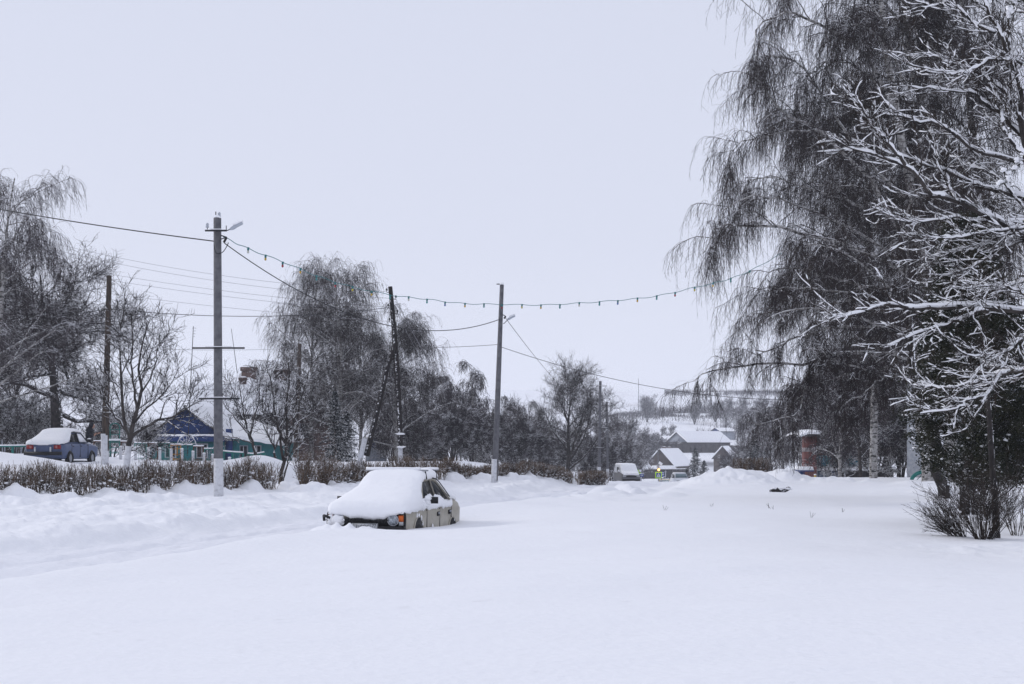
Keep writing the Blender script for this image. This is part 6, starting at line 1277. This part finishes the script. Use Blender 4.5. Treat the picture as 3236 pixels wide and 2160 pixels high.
for i, (u, v) in enumerate([(428, 1414), (468, 1415), (505, 1417), (541, 1419), (575, 1419), (610, 1427), (645, 1433), (381, 1412), (672, 1437), (703, 1441), (725, 1447)]):
    x, _, gz = gat(u, 66.5); p = thing('fence_post', ['whitewashed stub post before the first teal panel', 'whitewashed stub post left of the oval ornament', 'whitewashed stub post right of the oval ornament', 'whitewashed stub post left of the orange panel', 'whitewashed stub post right of the orange panel', 'whitewashed stub post left of the close-barred brown panel', 'whitewashed stub post right of the close-barred brown panel', 'whitewashed stub post left of the garden tree', 'whitewashed stub post against the tall pole', 'whitewashed stub post just right of the tall pole', 'last short whitewashed stub post by the teal wall'][i], 'post', (x, 66.5, gz), 0, 'whitewashed posts along the playground fence')
    m = MB(); zt = hz(v, 66.5); m.box((x, 66.5, (zt+gz-.3)/2), (.11, .11, max(.2, zt-gz+.3))); m.build('post', M['white_paint'], p); m = MB(); blobs(m, np.array([[x, 66.5, zt+.02]]), np.array([[.07, .07, .04]]), np.random.RandomState(i), 2, 1); m.build('snow', M['snow_cap'], p, smooth=True)
def arch_gate():
    d = 73; a = PX(348, 1395, d); b = PX(378, 1395, d); t = thing('climbing_arch', 'teal climbing frame with arched top behind the yellow-streaked pole', 'climbing frame', (a[0], d, hz(1460, d)))
    for x in (a[0], b[0]): m = MB(); m.tube(np.array([(x, d, hz(1465, d)), (x, d, hz(1350, d))]), .025, 6); m.build('upright', M['paint_green'], t)
    m = MB(); an = np.linspace(0, math.pi, 15); cx = (a[0]+b[0])/2; m.tube(np.array([(cx+(b[0]-a[0])/2*math.cos(q), d, hz(1350, d)+.22*math.sin(q)) for q in an]), .025, 6); m.build('arch', M['paint_green'], t)
    for v in (1357, 1372): m = MB(); m.tube(np.array([(a[0], d, hz(v, d)), (b[0], d, hz(v, d))]), .02, 5); m.build('rung', M['paint_green'], t)
    m = MB(); m.tube(np.array([(a[0]-.05, d, hz(1389, d)), (b[0]+.05, d, hz(1389, d))]), .06, 6); m.build('snow', M['snow_cap'], t)
    m = MB(); m.tube(np.array([(cx+.14*math.cos(q), d, hz(1388, d)+.26*math.sin(q)) for q in an]), .018, 5); m.build('hoop', M['white_paint'], t)
arch_gate()
def wheel_orn():
    d = 72; c = PX(590, 1405, d); t = thing('garden_wheel', 'white half-wheel of spokes above the teal panel', 'ornament', c); r = .47
    m = MB(); an = np.linspace(0, math.pi, 19); m.tube(np.array([(c[0]+r*math.cos(q), d, c[2]+r*math.sin(q)) for q in an]), .025, 6); m.build('rim', M['white_paint'], t)
    for q in np.linspace(.2, math.pi-.2, 7): m = MB(); m.tube(np.array([c, c+[r*math.cos(q), 0, r*math.sin(q)]]), .016, 5); m.build('spoke', M['white_paint'], t)
    m = MB(); m.tube(np.array([(c[0]+r*.55*math.cos(q), d, c[2]+r*.55*math.sin(q)) for q in an]), .016, 5); m.build('inner_rim', M['white_paint'], t)
    m = MB(); m.tube(np.array([(c[0]+r*math.cos(q), d, c[2]+(r+.04)*math.sin(q)) for q in an[4:15]]), .035, 6); m.build('snow', M['snow_cap'], t, smooth=True)
wheel_orn()
def rail_fence(label, pts, d, m, group=None):
    P = [PX(u, v, d) for u, v in pts]; t = thing('rail_fence', label, 'fence', (P[0][0], d, H(P[0][0], d)), 0, group)
    a = MB(); a.tube(np.array(P), .035, 6); a.build('rail', M[m], t); s = MB(); s.tube(np.array(P)+[0, 0, .05], .035, 6); s.build('snow', M['snow_cap'], t)
    for p in P: q = MB(); q.box((p[0], d, p[2]-.4), (.09, .09, .85)); q.build('post', M[m], t)
rail_fence('teal rail with snow on top right of the tall pole', [(705, 1427), (735, 1430), (768, 1432)], 64, 'paint_green', 'low teal rails by the teal house')
rail_fence('short teal rail nearest the snow mound peak', [(783, 1435), (804, 1436), (835, 1431)], 64, 'paint_green', 'low teal rails by the teal house')
rail_fence('teal rail at the left edge behind the snow mound', [(-30, 1410), (40, 1410), (88, 1409)], 66, 'paint_green', 'low teal rails by the teal house')
# ------------------------------------------------------------------ street signs and beacon
M['blue_sign'] = mat('sign_blue', (.02, .06, .28), .5); M['white_sign'] = mat('sign_white', (.60, .63, .68), .5); M['lime'] = mat('sign_lime', (.42, .72, .02), .5)
M['lamp_on'] = mat('beacon_lit', (.9, .45, .1), .4, emit=(1.0, .50, .16), emits=4.0)
def crossing():
    d = 196; px = d/F; x0 = PX(2082, 0, d)[0]; Z = lambda v: hz(v, d); t = thing('crossing_sign', 'lime-bordered blue pedestrian crossing sign with a lit amber beacon above', 'road sign', (x0, d, H(x0, d)))
    m = MB(); m.tube(np.array([(x0, d, H(x0, d)-.3), (x0, d, Z(1468))]), .05, 8); m.build('post', M['galv'], t)
    m = MB(); m.box((x0-.05, d-.1, Z(1500.5)), (.92, .04, .90)); bd = m.build('sign_border', M['lime'], t)
    m = MB(); m.box((x0-.05, d-.14, Z(1500.5)), (.66, .03, .64)); bl = sub(m, 'sign_face', 'blue_sign', bd, t)
    cx, cz = x0-.05, Z(1500.5); y = d-.17
    m = MB(); m.prism([(cx-.28, y, cz-.25), (cx+.28, y, cz-.25), (cx, y, cz+.27)], (0, .012, 0)); w = sub(m, 'sign_triangle', 'white_sign', bd, t)
    m = MB(); y2 = y-.02; 
    for (a, b, r) in [((cx, y2, cz+.10), (cx, y2, cz+.10), .04), ((cx, y2, cz+.05), (cx-.01, y2, cz-.07), .035), ((cx-.01, y2, cz-.07), (cx+.07, y2, cz-.2), .022), ((cx-.01, y2, cz-.07), (cx-.10, y2, cz-.2), .022), ((cx, y2, cz+.04), (cx+.09, y2, cz-.03), .016), ((cx, y2, cz+.04), (cx-.09, y2, cz-.03), .016)]:
        if a == b: m.add(IV*r+np.array(a), IF)
        else: cyl_between(m, a, b, r, 5)
    sub(m, 'walking_figure', 'blue_sign', bd, t)
    m = MB(); m.box((x0-.12, d-.1, Z(1472)), (.36, .2, .42)); m.build('battery_box', M['galv'], t)
    m = MB(); m.box((x0+.22, d-.1, Z(1465)), (.55, .04, .40), ry=.6, rx=-.5); pn = m.build('solar_panel', M['grey_paint'], t); m = MB(); m.box((x0+.22, d-.1, Z(1465)+.05), (.56, .05, .40), ry=.6, rx=-.5); sub(m, 'snow', 'snow_cap', pn, t)
    m = MB(); Rt = Matrix.Rotation(math.pi/2, 3, 'X'); m.lathe([(.0, .10), (.20, .10), (.22, .0), (.22, -.1), (0, -.1)], (x0-.03, d-.1, Z(1483.5)), 20, Rt); bc = m.build('beacon_housing', M['blackframe'], t, smooth=False)
    m = MB(); m.lathe([(.0, .07), (.10, .05), (.165, .0), (0, -.01)], (x0-.03, d-.20, Z(1483.5)), 20, Rt); sub(m, 'beacon_lens', 'lamp_on', bc, t)
    l = bpy.data.lights.new('beacon_light', 'POINT'); l.energy = 6; l.color = (1, .5, .15); l.shadow_soft_size = .15; lo = bpy.data.objects.new('beacon_light', l); COL.objects.link(lo); lo.parent = t; lo.location = Vector((x0-.03, d-.5, Z(1483.5)))-t.location
crossing()
def bus_sign():
    d = 205; x = PX(2094.5, 0, d)[0]; Z = lambda v: hz(v, d); t = thing('bus_stop_sign', 'blue and white striped bus stop sign behind the crossing sign', 'road sign', (x, d, H(x, d))); m = MB(); m.tube(np.array([(x, d, H(x, d)-.2), (x, d, Z(1489))]), .035, 6); m.build('post', M['galv'], t)
    m = MB(); m.box((x, d-.06, Z(1498)), (.36, .03, .74)); bd = m.build('sign_board', M['blue_sign'], t)
    for v in (1493.5, 1499.5): m = MB(); m.box((x, d-.09, Z(v)), (.34, .02, .12)); sub(m, 'white_stripe', 'white_sign', bd, t)
bus_sign()
def tri_sign(label, u, vt, w, d):
    x = PX(u, 0, d)[0]; Z = lambda v: hz(v, d); t = thing('warning_sign', label, 'road sign', (x, d, H(x, d)), 0, 'triangular signs seen from behind'); m = MB(); m.tube(np.array([(x, d, H(x, d)-.2), (x, d, Z(vt+2))]), .04, 6); m.build('post', M['white_sign'], t)
    m = MB(); zt = Z(vt); m.prism([(x-w/2, d-.06, zt-w*.86), (x+w/2, d-.06, zt-w*.86), (x, d-.06, zt)], (0, .02, 0)); m.build('sign_back', M['galv'], t)
tri_sign('grey triangular sign back right of the bus stop sign', 2103.5, 1484.5, .40+.0, 215); tri_sign('grey triangular sign back right of the van', 2026, 1479, .55, 230)
def blue_sign():
    d = 150; x = PX(2028, 0, d)[0]; t = thing('direction_sign', 'small blue rectangular sign with a white arrow beside the van', 'road sign', (x, d, H(x, d))); Z = lambda v: hz(v, d); m = MB(); m.tube(np.array([(x, d, H(x, d)-.2), (x, d, Z(1498))]), .03, 6); m.build('post', M['galv'], t)
    m = MB(); m.box((x, d-.05, Z(1501)), (.40, .03, .30)); bd = m.build('sign_board', M['blue_sign'], t); m = MB(); m.prism([(x-.13, d-.08, Z(1501)-.05), (x-.13, d-.08, Z(1501)+.05), (x+.02, d-.08, Z(1501)+.05), (x+.02, d-.08, Z(1501)+.10), (x+.15, d-.08, Z(1501)), (x+.02, d-.08, Z(1501)-.10), (x+.02, d-.08, Z(1501)-.05)][::-1], (0, .01, 0)); sub(m, 'arrow', 'white_sign', bd, t)
    m = MB(); m.box((x, d-.05, Z(1501)+.17), (.42, .06, .05)); m.build('snow', M['snow_cap'], t)
blue_sign()
def lime_sign():
    d = 232; x = PX(2018, 0, d)[0]; t = thing('crossing_sign', 'lime-yellow sign edge showing just above the van roof', 'road sign', (x, d, H(x, d))); m = MB(); m.tube(np.array([(x, d, H(x, d)-.2), (x, d, hz(1485, d))]), .04, 6); m.build('post', M['galv'], t); m = MB(); m.box((x, d-.06, hz(1492, d)), (.9, .03, .8)); m.build('sign_board', M['lime'], t)
lime_sign()
def shelter():
    d = 190; x0 = PX(2084, 0, d)[0]; x1 = PX(2118, 0, d)[0]; Z = lambda v: hz(v, d); gz = Z(1537); t = thing('bus_shelter', 'small yellow-framed shelter with a curved roof half sunk behind the snow bank', 'shelter', (x0, d, gz)); m = MB()
    for x, y in ((x0, 0), (x1, 0), (x0+.35, 1.2), (x1, 1.2)): q = MB(); q.box((x, d+y, (gz+Z(1515))/2), (.05, .05, Z(1515)-gz)); q.build('frame_post', M['yellow'], t)
    q = MB(); q.box(((x0+x1)/2, d, Z(1515)), (x1-x0+.1, .06, .06)); q.build('frame_rail', M['yellow'], t)
    q = MB(); q.box((x0+.22, d+.02, (gz+Z(1517))/2), (.40, .03, Z(1517)-gz)); q.build('side_panel', M['grey_paint'], t)
    q = MB(); q.box(((x0+x1)/2+.25, d+1.1, (gz+Z(1518))/2), (.9, .03, Z(1518)-gz)); q.build('back_panel', M['paint_green'], t)
    q = MB(); an = np.linspace(0, math.pi, 13); xc = (x0+x1)/2+.2; A = np.array([[(xc+.62*math.cos(a), d+yy, Z(1514)+.28*math.sin(a)) for a in an] for yy in (-.05, 1.25)]); q.grid(A); q.grid((A-[0, 0, .04])[::-1]); q.build('curved_roof', mat('olive', (.12, .11, .05), .6), t)
    q = MB(); A2 = np.array([[(xc-.1+.45*math.cos(a), d+yy, Z(1514)+.06+.26*math.sin(a)) for a in an] for yy in (-.05, 1.25)]); q.grid(A2); q.build('snow', M['snow_cap'], t, smooth=True)
    q = MB(); q.box((xc, d+.8, Z(1528)), (.8, .3, .06)); q.build('bench', M['grey_paint'], t)
shelter()
# ------------------------------------------------------------------ brick kiosk at right
def kiosk():
    d = 100; X = lambda u: PX(u, 0, d)[0]; Z = lambda v: hz(v, d); gz = H(X(2560), d)-.3; t = thing('brick_kiosk', 'red brick kiosk with banded pillar, teal windows and a snow-capped overhanging roof', 'kiosk', (X(2560), d, gz))
    def bx(nm, u0, u1, v0, v1, y0, y1, m, par=t): q = MB(); q.box(((X(u0)+X(u1))/2, (y0+y1)/2, (Z(v0)+Z(v1))/2), (X(u1)-X(u0), y1-y0, Z(v0)-Z(v1))); return q.build(nm, M[m], par)
    bx('pillar', 2539, 2577, 1378, 1560, d-.4, d+.5, 'brick_red'); bx('white_band', 2538.5, 2577.5, 1414, 1427, d-.41, d+.51, 'brick_white'); bx('white_band', 2563, 2577.6, 1423, 1436, d-.43, d+.52, 'brick_white'); bx('plinth', 2562, 2579, 1510, 1560, d-.44, d+.4, 'brick_white')
    bx('wall', 2577, 2830, 1378, 1440, d+.3, d+3.5, 'brick'); bx('wall', 2577, 2830, 1482, 1560, d+.5, d+3.5, 'board_dark')
    wn_ = bx('window_band', 2580, 2720, 1438, 1474, d+.2, d+.4, 'paint_teal')
    for u in (2585, 2620, 2655, 2690): q = MB(); q.box((X(u+15), d+.16, (Z(1440)+Z(1472))/2), (.55, .04, .62)); sub(q, 'pane', 'tealglass', wn_, t)
    bx('sill', 2576, 2830, 1474, 1478, d-.1, d+.5, 'white_paint'); bx('sill_snow', 2576, 2830, 1480, 1486, d-.3, d+.5, 'snow_cap')
    for u in (2579, 2602, 2625, 2648, 2668): bx('mullion', u, u+3.5, 1485, 1545, d-.05, d+.1, 'white_paint')
    for u in (2582, 2605.5, 2628.5): bx('glazed_panel', u, u+19, 1487, 1545, d+.02, d+.08, 'shopglass')
    q = MB(); q.prism([(X(2520), d-1.2, Z(1376)), (X(2545), d-1.2, Z(1366)), (X(2840), d-1.2, Z(1362)), (X(2840), d-1.2, Z(1376))], (0, 5, 0)); q.build('roof', M['board_dark'], t)
    q = MB(); V = np.zeros((14, 8, 3))
    for i in range(14):
        for j in range(8): a = i/13; b = j/7; V[i, j] = (X(2517)+(X(2842)-X(2517))*a, d-1.3+5.2*b, Z(1374)+min(a*8, 1)*.20+.18*math.sin(b*math.pi)**.5+.05*math.sin(i*1.3)+.03*math.sin(i*2+j*3))
    q.grid(V[::-1]); q.grid(np.stack([V[:, 0]-[0, 0, .14], V[:, 0]])[::-1]); q.grid(np.stack([V[0]-[0, 0, .14], V[0]])); q.build('roof_snow', M['snow_cap'], t, smooth=True)
M['tealglass'] = mat('teal_glass', (.03, .17, .24), .2, spec=.6); M['shopglass'] = mat('shop_glass', (.12, .16, .22), .15, spec=.7)
kiosk()
def blue_stall():
    d = 96; X = lambda u: PX(u, 0, d)[0]; Z = lambda v: hz(v, d); t = thing('market_stall', 'blue painted stall with a thick snow roof left of the brick kiosk', 'stall', (X(2520), d, Z(1530)))
    q = MB(); q.box(((X(2520)+X(2538))/2, d, (Z(1490)+Z(1540))/2), (.40, .3, Z(1490)-Z(1540))); q.build('panel', mat('stall_blue', (.05, .13, .36), .7), t)
    for u in (2519, 2539): q = MB(); q.tube(np.array([(X(u), d-.3, Z(1545)), (X(u), d-.3, Z(1484))]), .03, 6); q.build('post', M['paint_blue'], t)
    q = MB(); q.box(((X(2512)+X(2566))/2, d-.1, Z(1486)), (X(2566)-X(2512), 1.2, .12)); q.build('roof', M['paint_blue'], t); q = MB(); q.box(((X(2512)+X(2566))/2, d-.1, Z(1479)), (X(2566)-X(2512), 1.25, .24), taper=.86); q.build('roof_snow', M['snow_cap'], t)
    t2 = thing('bollard', 'yellow and black bollard in front of the brick kiosk', 'bollard', (X(2556), d-2, Z(1530))); q = MB(); q.tube(np.array([(X(2556), d-2, Z(1535)), (X(2556), d-2, Z(1498))]), .07, 8); q.build('post', M['yellow'], t2); q = MB(); q.tube(np.array([(X(2556), d-2, Z(1511)), (X(2556), d-2, Z(1508))]), .075, 8); q.build('band', M['blackframe'], t2); q = MB(); blobs(q, np.array([[X(2556), d-2, Z(1497)]]), np.array([[.08, .08, .05]]), np.random.RandomState(0), 2, 1); q.build('snow', M['snow_cap'], t2, smooth=True)
blue_stall()
def hoop():
    d = 62; P = [PX(*q, d) for q in [(2878, 1535), (2882, 1512), (2892, 1500), (2905, 1493), (2920, 1491), (2950, 1491), (2985, 1491), (3015, 1491), (3040, 1491), (3058, 1495), (3070, 1506), (3074, 1535)]]
    t = thing('playground_bar', 'bent playground bar painted green, red and yellow poking above the snow', 'playground bar', P[0]); C = catmull(P, 40)
    m = MB(); m.tube(C[:16], .085, 10); m.build('green_section', M['paint_green'], t, smooth=True); m = MB(); m.tube(C[15:25], .075, 10); m.build('red_section', M['red'], t, smooth=True); m = MB(); m.tube(C[24:40], .085, 10); m.build('yellow_section', M['yellow'], t, smooth=True)
    m = MB(); m.tube(C[14:34]+[0, 0, .09], .05, 7); m.build('snow', M['snow_cap'], t, smooth=True)
hoop()
def white_post():
    d = 120; t = thing('pipe_post', 'leaning pale pipe between the snow piles and the pointed spruce', 'post', PX(2371, 1500, d)); m = MB(); m.tube(np.array([PX(2371, 1510, d), PX(2364, 1447, d)]), .09, 8); m.build('pipe', M['white_sign'], t); m = MB(); blobs(m, PX(2364, 1446, d)[None], np.array([[.1, .1, .07]]), np.random.RandomState(0), 2, 1); m.build('snow', M['snow_cap'], t, smooth=True)
white_post()
# tall grey plank wall glimpsed at the far right behind the evergreen
gable_house('grey plank building glimpsed at the right edge behind the evergreen', (PX(3260, 0, 75)[0], 75, -.3), .5, 6, 6, hz(1150, 75), hz(1080, 75), 'grey_paint', 'grey_paint', .3, .2, name='plank_building', cat='building')
# ------------------------------------------------------------------ snowy air
def haze():
    m = bpy.data.materials.new('haze'); m.use_nodes = True; nt = m.node_tree; nt.nodes.clear(); out = nt.nodes.new('ShaderNodeOutputMaterial'); v = nt.nodes.new('ShaderNodeVolumePrincipled')
    v.inputs['Color'].default_value = (.90, .93, 1.0, 1); v.inputs['Density'].default_value = .00035; v.inputs['Anisotropy'].default_value = .2; nt.links.new(v.outputs[0], out.inputs['Volume'])
    b = MB(); b.box((0, 0, 36), (3100, 3100, 98)); o = b.build('haze', m, None); tag(o, 'thin pale snowy haze filling the air over the village', 'haze', None, 'stuff')
haze()
